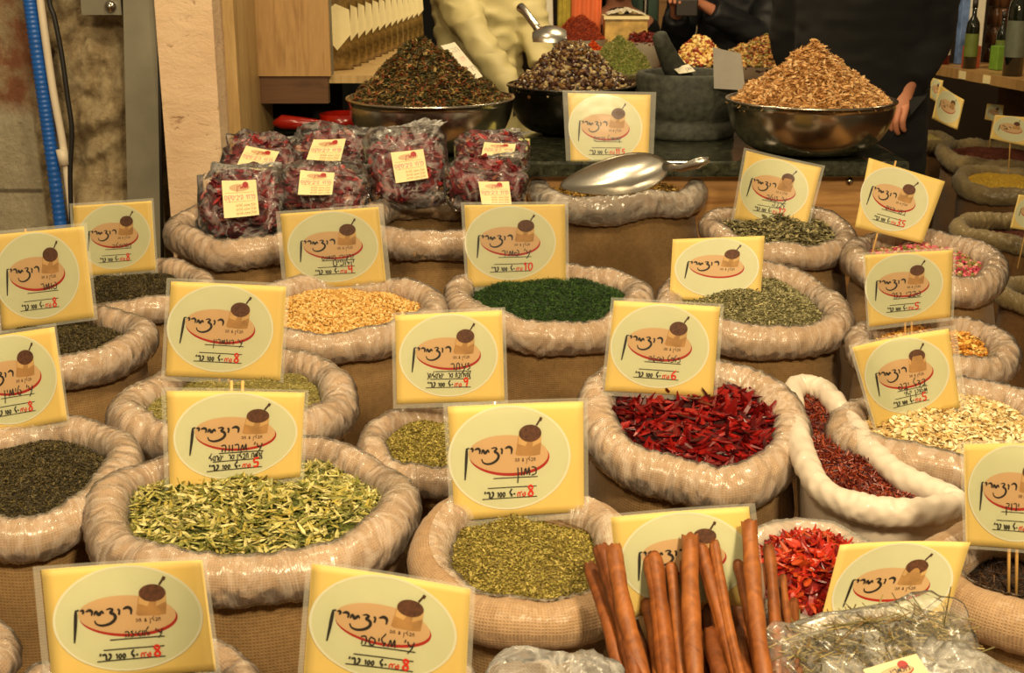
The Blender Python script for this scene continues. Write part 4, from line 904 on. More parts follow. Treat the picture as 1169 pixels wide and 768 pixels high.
# metal strip, plate, pipes, cable
st = thing('metal_strip', 'vertical galvanised metal strip fixed to the stone wall', 'strip', (Py(163,240,2.93).x, 2.94, 0))
MB().add([Py(139,-60,2.93), Py(178,-60,2.93), Py(184,330,2.93), Py(148,330,2.93), Py(139,-60,2.97), Py(178,-60,2.97), Py(184,330,2.97), Py(148,330,2.97)], [(3,2,1,0),(4,5,6,7),(0,1,5,4),(1,2,6,5),(2,3,7,6),(3,0,4,7)]).build('flat_bar', M['zinc'], st)
m = MB(); a, b = Py(90,-20,2.95), Py(139,17,2.95); m.box((a.x, 2.95, b.z), (b.x, 2.965, a.z)); m.build('fixing_plate', M['zinc'], st)
b = Py(126,7,2.945); MB().ball(b, (.013,.009,.013)).tube([b, b+Vector((0,-.012,0))], [.009,.006], 8).build('bolt', M['steel'], st, True)
m = MB(); m.tube([Py(180,-60,2.93), Py(186,330,2.93)], .004, 8); m.build('black_seal', M['cable'], st, True)
def pipe(name, pts, r, mat, label, y0, extra=None):
    P = [Py(a, b, y0) for a, b in pts]; Q = [Vector(q) for q in cat([tuple(p) for p in P], 8)]
    o = MB().tube(Q, r, 14).build(name, mat, None, True); props(o, label, 'pipe' if 'pipe' in name else 'cable'); return o
# corrugated blue conduit
P = [Vector(q) for q in cat([tuple(Py(a, b, 2.93)) for a, b in [(28,-60),(34,0),(48,100),(62,200),(78,330),(105,560),(140,830)]], 60)]
o = MB().tube(P, [.0145+.0012*math.sin(i*1.9) for i in range(len(P))], 14).build('blue_pipe', M['blue'], None, True); props(o, 'corrugated blue conduit pipe running down the stone wall', 'pipe')
o = pipe('white_pipe', [(40,-60),(46,0),(60,100),(74,180),(92,330),(118,560),(150,830)], .0085, M['whitepipe'], 'thin white pipe beside the blue conduit', 2.925)
cp = Py(72,178,2.925); WLc = MB().tube([Py(70,170,2.92), Py(74,188,2.92)], .0125, 14).build('pipe_collar', M['whitepipe'], o, True)
pipe('black_cable', [(50,-60),(56,0),(62,20),(70,60),(77,110),(82,150),(80,200),(82,260)], .0055, M['cable'], 'thin black cable hanging on the rough stone', 2.92)

# wooden cabinet and shelf of packets
cab = thing('wooden_cabinet', 'oak cabinet with a dark lower rail beside the plaster pillar', 'cabinet', (-.6, 3.4, .95))
def pbox(mb, px0, py0, px1, py1, y, th): 
    a, b = Py(px0, py1, y), Py(px1, py0, y); mb.box((a.x, y, a.z), (b.x, y+th, b.z)); return mb
pbox(MB(), 247, -80, 261, 178, 3.0, .42).build('side_panel', M['edgewood'], cab)
pbox(MB(), 262, -80, 371, 87, 3.25, .02).build('front_panel', M['wood'], cab)
pbox(MB(), 263, 87.5, 374, 118, 3.26, .03).build('lower_rail', M['darkwood'], cab)
MB().box((-.72,3.28,1.10),(-.33,4.75,1.118)).build('shelf_board', M['edgewood'], cab)
MB().box((-.74,3.4,.972),(-.72,4.75,2.0)).build('side_panel', M['darkwood'], cab)
MB().box((-.72,3.60,.972),(-.46,3.62,1.10)).build('back_panel', M['dark'], cab)  # dark sheet gives the shaded opening its darkness by colour
for px in (373, 379): 
    a = Py(px, 90, 3.3); MB().box((a.x-.004, 3.29, a.z), (a.x+.004, 3.31, 1.9)).build('door_frame', M['zinc'], cab)
# two small upright posts beneath
for px in (290, 303):
    a = Py(px, 150, 3.45); MB().box((a.x-.008, 3.45, .95), (a.x+.008, 3.47, 1.10)).build('support_post', M['wood'], cab)
M['packfilm'] = plain('packet_brown', srgb(128, 100, 52), .25, var=.35, scale=40, Coat_Weight=.7)
packs = ['clear packet of spices on the cabinet shelf', ]
proto = None
for i in range(13):
    y = 3.42+.092*i; x = -.455+.0085*i*1.1
    if proto is None:
        root = thing('spice_packet', 'nearest brown spice packet with a cream label on the cabinet shelf', 'packet', (x, y, 1.119), 'spice packets lined up on the cabinet shelf')
        o = np.array((x, y, 1.119)); R = np.array(Matrix.Rotation(math.radians(28), 3, 'Z'))
        prof = [(-.055, .0), (-.05, .015), (-.046, .08), (-.05, .17), (-.052, .2)]
        V = []; F = []
        for s, (w, z_) in enumerate(prof):
            th = (.016, .02, .022, .012, .002)[s]
            for k in range(12):
                a = 2*math.pi*k/12; V.append(o+R@np.array((abs(w)*math.copysign(abs(math.cos(a))**.6, math.cos(a)), th*math.sin(a), z_)))
        F = [(s*12+k, s*12+(k+1) % 12, (s+1)*12+(k+1) % 12, (s+1)*12+k) for s in range(4) for k in range(12)]+[tuple(range(12))[::-1]]
        mk('pouch', V, F, M['packfilm'], root, True)
        lab = [(-.04,-.024,.10),(.0,-.026,.05),(.04,-.024,.09),(.036,-.024,.15),(0,-.025,.165),(-.036,-.024,.14)]
        mk('label', [o+R@np.array(p) for p in lab]+[o+R@np.array((p[0], p[1]+.002, p[2])) for p in lab], [tuple(range(6)), tuple(range(6, 12))[::-1]], M['label'], root, False)
        mk('hang_header', [o+R@np.array(p) for p in ((-.05,-.003,.19),(.05,-.003,.19),(.05,-.003,.225),(-.05,-.003,.225),(-.05,.003,.19),(.05,.003,.19),(.05,.003,.225),(-.05,.003,.225))], [(3,2,1,0)[::-1],(4,5,6,7)[::-1],(0,1,5,4),(1,2,6,5),(2,3,7,6),(3,0,4,7)], M['redprint'], root, False)
        proto = root; kids = [c_ for c_ in bpy.data.objects if c_.parent == root]
    else:
        r = proto.copy(); COL.objects.link(r); r.location = (x, y, 1.119)
        r['label'] = 'brown spice packet with a cream label, %s from the front on the cabinet shelf' % ('second third fourth fifth sixth seventh eighth ninth tenth eleventh twelfth thirteenth'.split()[i-1])
        for c_ in kids: d = c_.copy(); COL.objects.link(d); d.parent = r
# red pan under the cabinet
rp = thing('red_pan', 'glossy red pan with a thick handle under the cabinet', 'pan', tuple(Py(388,152,3.3)-Vector((0,0,0))))
c = Py(392, 152, 3.30); MB().lathe([(.0,.0),(.045,.0),(.055,.02),(.058,.052),(.054,.052),(.05,.02),(0,.008)], (c.x, c.y, .972), 36).build('bowl', M['red'], rp, True)
MB().tube([Py(312,141,3.24), Py(322,139,3.24), Py(345,141,3.24), Py(372,142,3.25), Py(390,141,3.26)], [.006,.018,.016,.010,.012], 14).build('handle', M['red'], rp, True)

# ------------------------------------------------------------------ bowls, heaps, mortar
def heap(name, c, R, H, key, label, catg='spice', peak=(0, 0), power=1.2, seed=1, dens=1.0):
    tpl, size, den, tl, gm, bmat = FK[key]
    def surf(th, rho):
        x = c[0]+R*rho*np.cos(th)+peak[0]*(1-rho); y = c[1]+R*rho*np.sin(th)+peak[1]*(1-rho)
        z = c[2]+H*(1-rho**power)+.006*np.sin(x*60+seed)*np.sin(y*55)+.004*np.sin(x*130+seed*2)
        return np.stack([x, y, z], -1)
    nr = 20; tt = np.linspace(0, 2*math.pi, 64, endpoint=False); VV = np.concatenate([surf(tt, np.full(64, max(.001, k/(nr-1)))) for k in range(nr)])
    VV[:, 2] -= size[2]*.6
    FF = [(k*64+i, k*64+(i+1) % 64, (k+1)*64+(i+1) % 64, (k+1)*64+i) for k in range(nr-1) for i in range(64)]+[tuple((nr-1)*64+i for i in range(64))[::-1]]
    N = int(min(26000, math.pi*R*math.hypot(R, H)*den*dens)); pos = surf(RNG.uniform(0, 2*math.pi, N), np.sqrt(RNG.uniform(0, 1, N)))
    pos[:, 2] += RNG.uniform(-.2, 1.2, N)*size[2]*.8
    GV, GF = grains(pos, tpl, size, tl); GF = fix_quads(GF) if tpl == 'leaf' else [tuple(f) for f in GF.tolist()]
    b = len(VV)
    mk(name, np.concatenate([VV, GV]), FF+[tuple(i+b for i in f) for f in GF], [bmat, gm], None, False, mi=[0]*len(FF)+[1]*len(GF), loc=(c[0], c[1], c[2]), label=label, cat=catg, kind='stuff')
def bowl(c, R, h, mat, label, rb=.45):
    prof = [(0, 0), (R*rb, 0), (R*(rb+.1), .004)]
    for k in range(1, 12):
        a = k/11*math.pi/2; prof.append((R*(rb+.1)+(R*(.9-rb))*math.sin(a), .004+h*(1-math.cos(a)*1)*.995))
    prof += [(R*1.015, h), (R*1.02, h+.003), (R*.985, h+.002)]
    for k in range(11, 0, -1):
        a = k/11*math.pi/2; prof.append((R*(rb+.1)+(R*(.9-rb))*math.sin(a)-.003, .007+h*(1-math.cos(a))*.97))
    prof.append((0, .005))
    root = thing('mixing_bowl', label, 'bowl', tuple(c), 'heaped bowls on the counter')
    mb = MB().lathe(prof, c, 72); mb.build('basin', mat, root, True)
    n = 72; ring = [(c[0]+R*1.01*math.cos(2*math.pi*i/n), c[1]+R*1.01*math.sin(2*math.pi*i/n), c[2]+h+.001) for i in range(n+1)]
    MB().tube(ring, .003, 8, cap=False).build('rolled_edge', mat, root, True)
CT = .971
def bowlat(px0, px1, py, mat, label, y=None):
    h = .118; c, D = Pz((px0+px1)/2, py, CT+h); R = (px1-px0)/2*D/FPX
    bowl((c.x, c.y, CT), R, h, mat, label); return c, R, h
c, R, h = bowlat(397, 586, 112, M['steel'], 'large steel bowl heaped with mottled tea, left of the three bowls')
heap('tea_heap', (c.x, c.y, CT+h-.012), R*.97, .145, 'mixtea', 'tall mottled brown-green heap of tea in the left steel bowl', 'tea', (-.03, .02), 1.15, 1)
B1 = c
c, R, h = bowlat(580, 726, 97, M['darksteel'], 'dark bowl of mixed dark nuts between the left bowl and the mortar')
heap('nut_heap', (c.x, c.y, CT+h-.012), R*.96, .125, 'nutmix', 'heap of dark mixed nuts and seeds with a scoop behind', 'nuts', (.0, .0), 1.1, 2)
B2 = c
c, R, h = bowlat(831, 1020, 114, M['steel'], 'large steel bowl heaped with golden flakes, right of the mortar')
heap('flake_heap', (c.x, c.y, CT+h-.01), R*.97, .14, 'petal', 'tall pointed heap of golden flakes in the right steel bowl', 'flakes', (.0, .0), .95, 3)
B3 = c
# green packet between bowls
pc = Py(590, 155, 2.98); props(bevel(MB().box((pc.x-.035, pc.y, CT), (pc.x+.03, pc.y+.02, CT+.035)).build('green_packet', plain('pale_green_paper', srgb(190, 188, 110), .6), None)), 'pale green packet on the counter between the two left bowls', 'packet')
# mortar and pestle
c = Vector((Py(782, 150, 3.30).x, 3.30, CT)); s = 57*3.4/FPX
mo = thing('stone_mortar', 'large grey stone mortar on the counter', 'mortar', tuple(c))
MB().lathe([(0,0),(s*.93,0),(s*.95,.008),(s*.93,.035),(s*.85,.043),(s*.92,.05),(s*.96,.08),(s*.98,.146),(s*.95,.154),(s*.86,.156),(s*.82,.15),(s*.72,.11),(s*.4,.06),(0,.05)], c, 64).build('bowl', M['stone'], mo, True)
pe = MB().tube([Py(752,36,3.22), Py(753,41,3.22), Py(757,52,3.24), Py(765,70,3.27), Py(778,92,3.31)], [.006,.0185,.021,.026,.032], 20).build('stone_pestle', M['stone'], None, True)
props(pe, 'dark stone pestle leaning in the mortar', 'pestle')
def slip(name, corners, D, tb, mat, label, catg, lines=(), yaw=0, th=.0012, group=None, mats=None):
    S = Surf(corners, D, tb, yaw, .001); mb = MB(); n = 5
    A = [S(i/n, j/n) for j in range(n+1) for i in range(n+1)]; B_ = [S(i/n, j/n, -th) for j in range(n+1) for i in range(n+1)]
    F = [(j*(n+1)+i, j*(n+1)+i+1, (j+1)*(n+1)+i+1, (j+1)*(n+1)+i) for j in range(n) for i in range(n)]; q = len(A)
    rimi = [i for i in range(n+1)] + [j*(n+1)+n for j in range(1, n+1)] + [n*(n+1)+i for i in range(n-1, -1, -1)] + [j*(n+1) for j in range(n-1, 0, -1)]
    mb.add(A+B_, F+[tuple(x+q for x in f[::-1]) for f in F]+[(rimi[i], q+rimi[i], q+rimi[(i+1) % len(rimi)], rimi[(i+1) % len(rimi)]) for i in range(len(rimi))], 0)
    for txt, x, y, h_, m_ in lines:
        for s_ in word(txt, x, y, h_, sx=S.h/S.w*.9): ribbon(S, mb, s_, .02, .0006, m_, k=3)
    o = mb.build(name, [mat, M['ink'], M['redink']], None, False); props(o, label, catg, group); return S
# the strip card on the tea heap runs lengthwise from its top left to its lower right
slip('paper_strip', [(503,52),(519,48),(551,87),(537,92)], 3.02, 40, M['paper'], 'narrow white price strip leaning on the mottled tea heap', 'label', [('תה',.9,.75,.12,1), ('12',.8,.5,.1,2), ('פרי',.95,.2,.12,1)])
slip('grey_card', [(814,54),(846,61),(851,103),(815,101)], 3.13, 10, M['greypaper'], 'blank grey card between the mortar and the golden flakes', 'card')
slip('paper_label', [(768,77),(786,73),(794,81),(775,84)], 3.20, 50, M['paper'], 'small white label lying on the mortar rim', 'label', [('אבן',.9,.3,.3,1)])
# scoop in the nuts
sc = thing('metal_scoop', 'tilted steel scoop stuck in the dark nuts', 'scoop', tuple(PD(620,45,3.5)))
MB().tube([PD(592,6,3.6), PD(594,8,3.6), PD(600,14,3.58), PD(612,30,3.55), PD(617,38,3.55)], [.006,.013,.011,.011,.013], 14).build('handle', M['scoop'], sc, True)
V = []; cc = PD(627, 42, 3.52); 
for i in range(9):
    for k in range(14):
        a = math.pi*k/13; s = i/8; wd = .05*math.sqrt(max(.05, math.sin(.35+s*2.3))); V.append(tuple(cc+Vector((-.045+.09*s, .02*math.cos(a)+.0, .0))+Vector((0, wd*math.cos(a), wd*.8*math.sin(a)-.01))))
mk('blade', V, [(i*14+k, i*14+k+1, (i+1)*14+k+1, (i+1)*14+k) for i in range(8) for k in range(13)], M['scoop'], sc, True)

# rear display table and its heaps
rt = thing('rear_table', 'rear table carrying trays of spices and nuts', 'table', (.7, 5.2, 0))
MB().box((.08,4.70,.90),(1.35,5.62,.94)).build('table_top', M['darkwood'], rt)
for x in (.12, 1.30):
    for y in (4.75, 5.55): MB().box((x-.025,y-.025,0),(x+.025,y+.025,.90)).build('leg', M['darkwood'], rt)
def tray(px, py, hw, y, zt, key, H, label, traylabel, pw=1.2, mat=None, nm='spice_heap', catg='spice'):
    c = Py(px, py, y); R = hw*y/cP*1.0/FPX
    root = thing('round_tray', traylabel, 'tray', (c.x, y, .941))
    MB().lathe([(0,0),(R*.8,0),(R*1.05,zt-.941),(R*1.08,zt-.939),(R*1.02,zt-.943),(R*.78,.006),(0,.006)], (c.x, y, .941), 40).build('dish', mat or M['paper'], root, True)
    heap(nm, (c.x, y, zt-.006), R, H, key, label, catg, seed=int(px), power=pw)
tray(707, 85, 36, 4.95, .965, 'greenmix', .125, 'heap of light green herb mix on a white tray left of the pestle', 'white tray under the light green herb', pw=1.8)
tray(661, 60, 28, 5.38, 1.05, 'redmix', .10, 'dark red spice heap beside the orange cloth', 'pale dish under the dark red spice', pw=1.6)
tray(678, 60, 17, 5.12, 1.03, 'orangemix', .03, 'small bright orange spice heap', 'pale dish under the bright orange spice')
tray(733, 60, 24, 5.40, 1.04, 'darkfruit', .05, 'pile of dark red dried fruit on a white tray', 'white tray under the dark red dried fruit', nm='fruit_heap', catg='dried fruit')
tray(798, 85, 30, 5.02, .99, 'palenuts', .10, 'heap of pale nuts in a dark dish behind the pestle', 'dark dish tilted under the pale nuts', mat=M['stone'], nm='nut_heap', catg='nuts', pw=1.6)
tray(868, 85, 42, 4.95, .99, 'nutmix', .0, 'base of mixed dried fruit behind the golden flakes', 'pale dish behind the golden flakes', nm='nut_heap', catg='nuts')
c = Py(872, 85, 4.80); heap('fruit_nut_heap', (c.x, 4.98, .99), .16, .10, 'fruitmix', 'heap of mixed nuts and fruit behind the golden flakes', 'nuts', (.05, 0), 1.3, 5)
# square tub of nuts with white paper
tubc = Py(713, 40, 5.45); tr_ = thing('nut_tub', 'clear tub of pale nuts with white paper on top', 'tub', (tubc.x, 5.45, .941))
z1 = Py(713, 22, 5.38).z; MB().box((tubc.x-.085, 5.38, .941), (tubc.x+.085, 5.52, z1)).build('tub_wall', plain('pale_tub', srgb(206, 168, 90), .4, var=.25, scale=25), tr_)
m = MB(); m.box((tubc.x-.09, 5.37, z1), (tubc.x+.09, 5.53, z1+.012)); m.build('lid', M['label'], tr_)
V = []; 
for i in range(13):
    for j in range(7): V.append((tubc.x-.075+.15*i/12, 5.38+.13*j/6, z1+.014+.022*abs(math.sin(i*1.3+j))*math.sin(math.pi*i/12)+.006))
F = [(i*7+j, (i+1)*7+j, (i+1)*7+j+1, i*7+j+1) for i in range(12) for j in range(6)]
m = mk('crumpled_paper', V, F, M['paper'], tr_, False); sm = m.modifiers.new('t', 'SOLIDIFY'); sm.thickness = .003
# white machine and hanging cloths
mc = Py(620, 30, 5.4); ma = thing('white_grinder', 'white machine with a round dial behind the scoop', 'machine', (mc.x, 5.4, .941))
V = [(mc.x-.04,5.36,.941),(mc.x+.045,5.36,.941),(mc.x+.045,5.46,.941),(mc.x-.04,5.46,.941),(mc.x-.022,5.37,1.5),(mc.x+.028,5.37,1.5),(mc.x+.028,5.45,1.5),(mc.x-.022,5.45,1.5)]
bevel(mk('housing', V, [(3,2,1,0),(4,5,6,7),(0,1,5,4),(1,2,6,5),(2,3,7,6),(3,0,4,7)], M['paper'], ma, False), .008, 3)
dl = Py(621, 22, 5.355); n = 20; MB().tube([(dl.x+.0085*math.cos(2*math.pi*i/n), 5.358, dl.z+.012*math.sin(2*math.pi*i/n)) for i in range(n+1)], .003, 6, cap=False).build('dial', M['ink'], ma, True)
def drape(name, pxs, y, mat, label, z0, z1=1.75):
    V = []; n = 24; x0 = Py(pxs[0], 20, y).x; x1 = Py(pxs[1], 20, y).x
    for j in range(13):
        s = j/12
        for i in range(n+1): V.append((x0+(x1-x0)*i/n, y+.014*math.sin(i*.9+s*2)*(1.2-s), z1+(z0-z1)*s))
    F = [(j*(n+1)+i, (j+1)*(n+1)+i, (j+1)*(n+1)+i+1, j*(n+1)+i+1) for j in range(12) for i in range(n)]
    o = mk(name, V, F, mat, None, True); s_ = o.modifiers.new('t', 'SOLIDIFY'); s_.thickness = .004; props(o, label, 'cloth'); return o
drape('orange_cloth', (652, 686), 5.55, M['orange'], 'orange apron cloth hanging behind the dark red spice', 1.05)
drape('yellow_cloth', (636, 652), 5.58, plain('yellow_cloth', srgb(190, 172, 70), .6), 'narrow yellow cloth hanging left of the orange one', 1.05)
rl = Py(660, 20, 5.6); o = MB().tube([(rl.x-.3, 5.585, 1.755), (rl.x+.3, 5.585, 1.755)], .008, 10).tube([(rl.x-.3, 5.60, 0), (rl.x-.3, 5.60, 1.76)], .012, 10).tube([(rl.x+.28, 5.66, 0), (rl.x+.28, 5.60, 1.76)], .012, 10).build('hanging_rail', M['darksteel'], None, True); props(o, 'dark metal rail the orange cloth hangs from', 'rail')
# glass jar by bright window
gc = Py(909, 45, 4.9); o = thing('glass_jar', 'small glass jar against the bright window', 'jar', (gc.x, 4.9, .941)); MB().lathe([(0,0),(.025,0),(.027,.01),(.027,.20),(.025,.21),(.024,.205),(.024,.01),(0,.006)], (gc.x, 4.9, .941), 28).build('jar_wall', M['glass'], o, True)
MB().lathe([(0,.0),(.022,0),(.022,.15),(0,.155)], (gc.x, 4.9, .95), 20).build('red_contents', M['redprint'], o, True)

# ------------------------------------------------------------------ right shelf with bottles
sa = Pz(1066, 74, .98)[0]; sb_ = Pz(1169, 92, .98)[0]; d = (sb_-sa); d.z = 0; d.normalize(); nrm = Vector((-d.y, d.x, 0)); nrm = nrm if nrm.y > 0 else -nrm
sh = thing('bottle_shelf', 'wooden shelf of bottles and boxes at the upper right', 'shelf', tuple(sa))
e0 = sa-d*.05; e1 = sb_+d*.5
def slab(p, q, w, z0, z1): return [(p.x,p.y,z0),(q.x,q.y,z0),((q+nrm*w).x,(q+nrm*w).y,z0),((p+nrm*w).x,(p+nrm*w).y,z0),(p.x,p.y,z1),(q.x,q.y,z1),((q+nrm*w).x,(q+nrm*w).y,z1),((p+nrm*w).x,(p+nrm*w).y,z1)]
BF = [(3,2,1,0),(4,5,6,7),(0,1,5,4),(1,2,6,5),(2,3,7,6),(3,0,4,7)]
mk('board', slab(e0, e1, .32, .945, .98), BF, M['wood'], sh, False); mk('back_shade_board', slab(e0+nrm*.32, e1+nrm*.32, .02, .2, 2.0), BF, M['darkwood'], sh, False)  # dark board runs on below the shelf to stand for the shade there
0 and mk('end_panel', slab(e0+nrm*.02-d*.02, e0+nrm*.02, .3, .0, .945), BF, M['darkwood'], sh, False)
for px in (1125, 1152):
    q = Pz(px, 84 if px < 1130 else 89, .965)[0]; tt = (q-sa).dot(d); q = sa+d*tt-nrm*.003
    mk('price_tag', slab(q-d*.022, q+d*.022, .002, .948, .976), BF, M['label'], sh, False)
def on_shelf(px, back): 
    q = sa+d*0
    # point on the line at this pixel column
    best = min((abs((584.5+FPX*(p.x/(p.y*cP+(CAM.z-.98)*sP)))-px), k) for k, p in ((k, sa+d*(k*.01)+nrm*back) for k in range(-5, 120)))
    return sa+d*(best[1]*.01)+nrm*back
def bottle(px, back, r, h, mat, lmat, label, neck=.35):
    p = on_shelf(px, back); root = thing('bottle', label, 'bottle', (p.x, p.y, .981), 'bottles on the right shelf')
    MB().lathe([(0,0),(r,0),(r,h*.6),(r*.9,h*.68),(r*neck,h*.78),(r*neck,h*.97),(r*neck*.9,h),(0,h)], (p.x, p.y, .981), 24).build('glass_body', mat, root, True)
    MB().lathe([(r*1.02,h*.18),(r*1.02,h*.52)], (p.x, p.y, .981), 24).build('label', lmat, root, True)
    MB().lathe([(0,h*.9),(r*neck*1.2,h*.9),(r*neck*1.2,h*1.02),(0,h*1.02)], (p.x, p.y, .981), 16).build('cap', M['ink'], root, True)
dg = plain('dark_green_glass', srgb(20, 24, 14), .08, var=.05, Coat_Weight=.6); bg_ = plain('green_label', srgb(104, 116, 48), .5); lg = plain('grey_green_label', srgb(96, 100, 84), .5)
bottle(1107, .05, .024, .24, dg, bg_, 'slim dark bottle with a green label on the shelf')
bottle(1155, .05, .034, .36, dg, lg, 'tall dark bottle with a grey-green label nearest the right edge')
bottle(1078, .05, .018, .19, plain('red_sauce', srgb(110, 20, 14), .1), M['paper'], 'small bottle of red sauce at the left end of the shelf', .5)
bottle(1141, .14, .02, .2, dg, bg_, 'small dark bottle behind the tall one')
def carton(px, back, w, h, mat, label, dd=.06):
    p = on_shelf(px, back); a = p-d*(w/2); b = p+d*(w/2)
    o = bevel(mk('carton', slab(a, b, dd, .981, .981+h), BF, mat, None, False)); props(o, label, 'box', 'cartons on the right shelf')
carton(1090, .09, .03, .34, plain('blue_white_box', srgb(110, 138, 190), .5, var=.3, scale=18), 'tall blue and white carton on the shelf')
carton(1098, .12, .05, .30, M['paper'], 'white carton behind the slim dark bottle')
carton(1132, .10, .05, .085, plain('green_box', srgb(110, 150, 50), .5), 'bright green carton on the shelf')
carton(1099, .03, .03, .08, plain('orange_box', srgb(170, 80, 50), .5), 'small orange carton left of the slim bottle')
k = 0
for j in range(4):
    for i in range(4):
        p = on_shelf(1118+i*7, .26); r = .017; z_ = .981+.07*j+.0
        o = MB().lathe([(0,0),(r,0),(r,.045),(r*.8,.052),(r*.8,.064),(0,.066)], (p.x, p.y, z_), 16).build('spice_jar', [plain('jar_content', srgb(92, 60, 36), .2)] if k == 0 else bpy.data.materials['jar_content'], None, True)
        props(o, 'small dark spice jar, %s in the %s row of the stacked jars' % (('leftmost', 'second from left', 'third from left', 'rightmost')[i], ('bottom', 'second', 'third', 'top')[j]), 'jar', 'stacked spice jars on the right shelf'); k += 1

# ------------------------------------------------------------------ people
def skinned(name, nodes, edges, mat, parent, sub=2, disp=None):
    """nodes: {key: (pos, radius)}; grown as one continuous surface"""
    keys = list(nodes); idx = {k: i for i, k in enumerate(keys)}
    me = bpy.data.meshes.new(name); me.from_pydata([tuple(nodes[k][0]) for k in keys], [(idx[a], idx[b]) for a, b in edges], [])
    o = bpy.data.objects.new(name+'_tmp', me); COL.objects.link(o)
    sk = o.modifiers.new('skin', 'SKIN'); sk.use_smooth_shade = True
    lay = me.skin_vertices[0].data if me.skin_vertices else None
    if lay is None:
        bpy.context.view_layer.objects.active = o; bpy.context.view_layer.update(); lay = me.skin_vertices[0].data
    for i, k in enumerate(keys):
        r = nodes[k][1]; lay[i].radius = (r, r) if not isinstance(r, tuple) else r; lay[i].use_root = (i == 0)
    s_ = o.modifiers.new('sub', 'SUBSURF'); s_.levels = s_.render_levels = sub
    dg_ = bpy.context.evaluated_depsgraph_get(); ev = o.evaluated_get(dg_); m2 = bpy.data.meshes.new_from_object(ev)
    bpy.data.objects.remove(o)
    n = len(m2.vertices); co = np.zeros(n*3); m2.vertices.foreach_get('co', co); co = co.reshape(-1, 3)
    F = [tuple(p.vertices) for p in m2.polygons]
    if disp: co = disp(co)
    return mk(name, co, F, mat, parent, True)
def remeshed(name, mb, mat, parent, voxel=.012, smooth=6, disp=None):
    me = bpy.data.meshes.new(name); me.from_pydata([tuple(v) for v in np.concatenate(mb.V)], [], mb.F)
    o = bpy.data.objects.new(name+'_tmp', me); COL.objects.link(o)
    rm = o.modifiers.new('r', 'REMESH'); rm.mode = 'VOXEL'; rm.voxel_size = voxel
    if smooth: sm = o.modifiers.new('s', 'SMOOTH'); sm.iterations = smooth; sm.factor = .5
    ev = o.evaluated_get(bpy.context.evaluated_depsgraph_get()); m2 = bpy.data.meshes.new_from_object(ev); bpy.data.objects.remove(o)
    n = len(m2.vertices); co = np.zeros(n*3); m2.vertices.foreach_get('co', co); co = co.reshape(-1, 3); F = [tuple(p.vertices) for p in m2.polygons]
    if disp: co = disp(co)
    return mk(name, co, F, mat, parent, True)
def loft(mb, B, s, f, rows, seg=28):
    V = []
    for z_, rx, ry, fo in rows:
        for k in range(seg):
            a = 2*math.pi*k/seg; V.append(tuple(B+s*(rx*math.cos(a))+f*(ry*math.sin(a)+fo)+Vector((0, 0, z_))))
    n = len(rows)
    F = [(i*seg+k, i*seg+(k+1)%seg, (i+1)*seg+(k+1)%seg, (i+1)*seg+k) for i in range(n-1) for k in range(seg)]+[tuple(range(seg))[::-1], tuple((n-1)*seg+k for k in range(seg))]
    return mb.add(V, F)
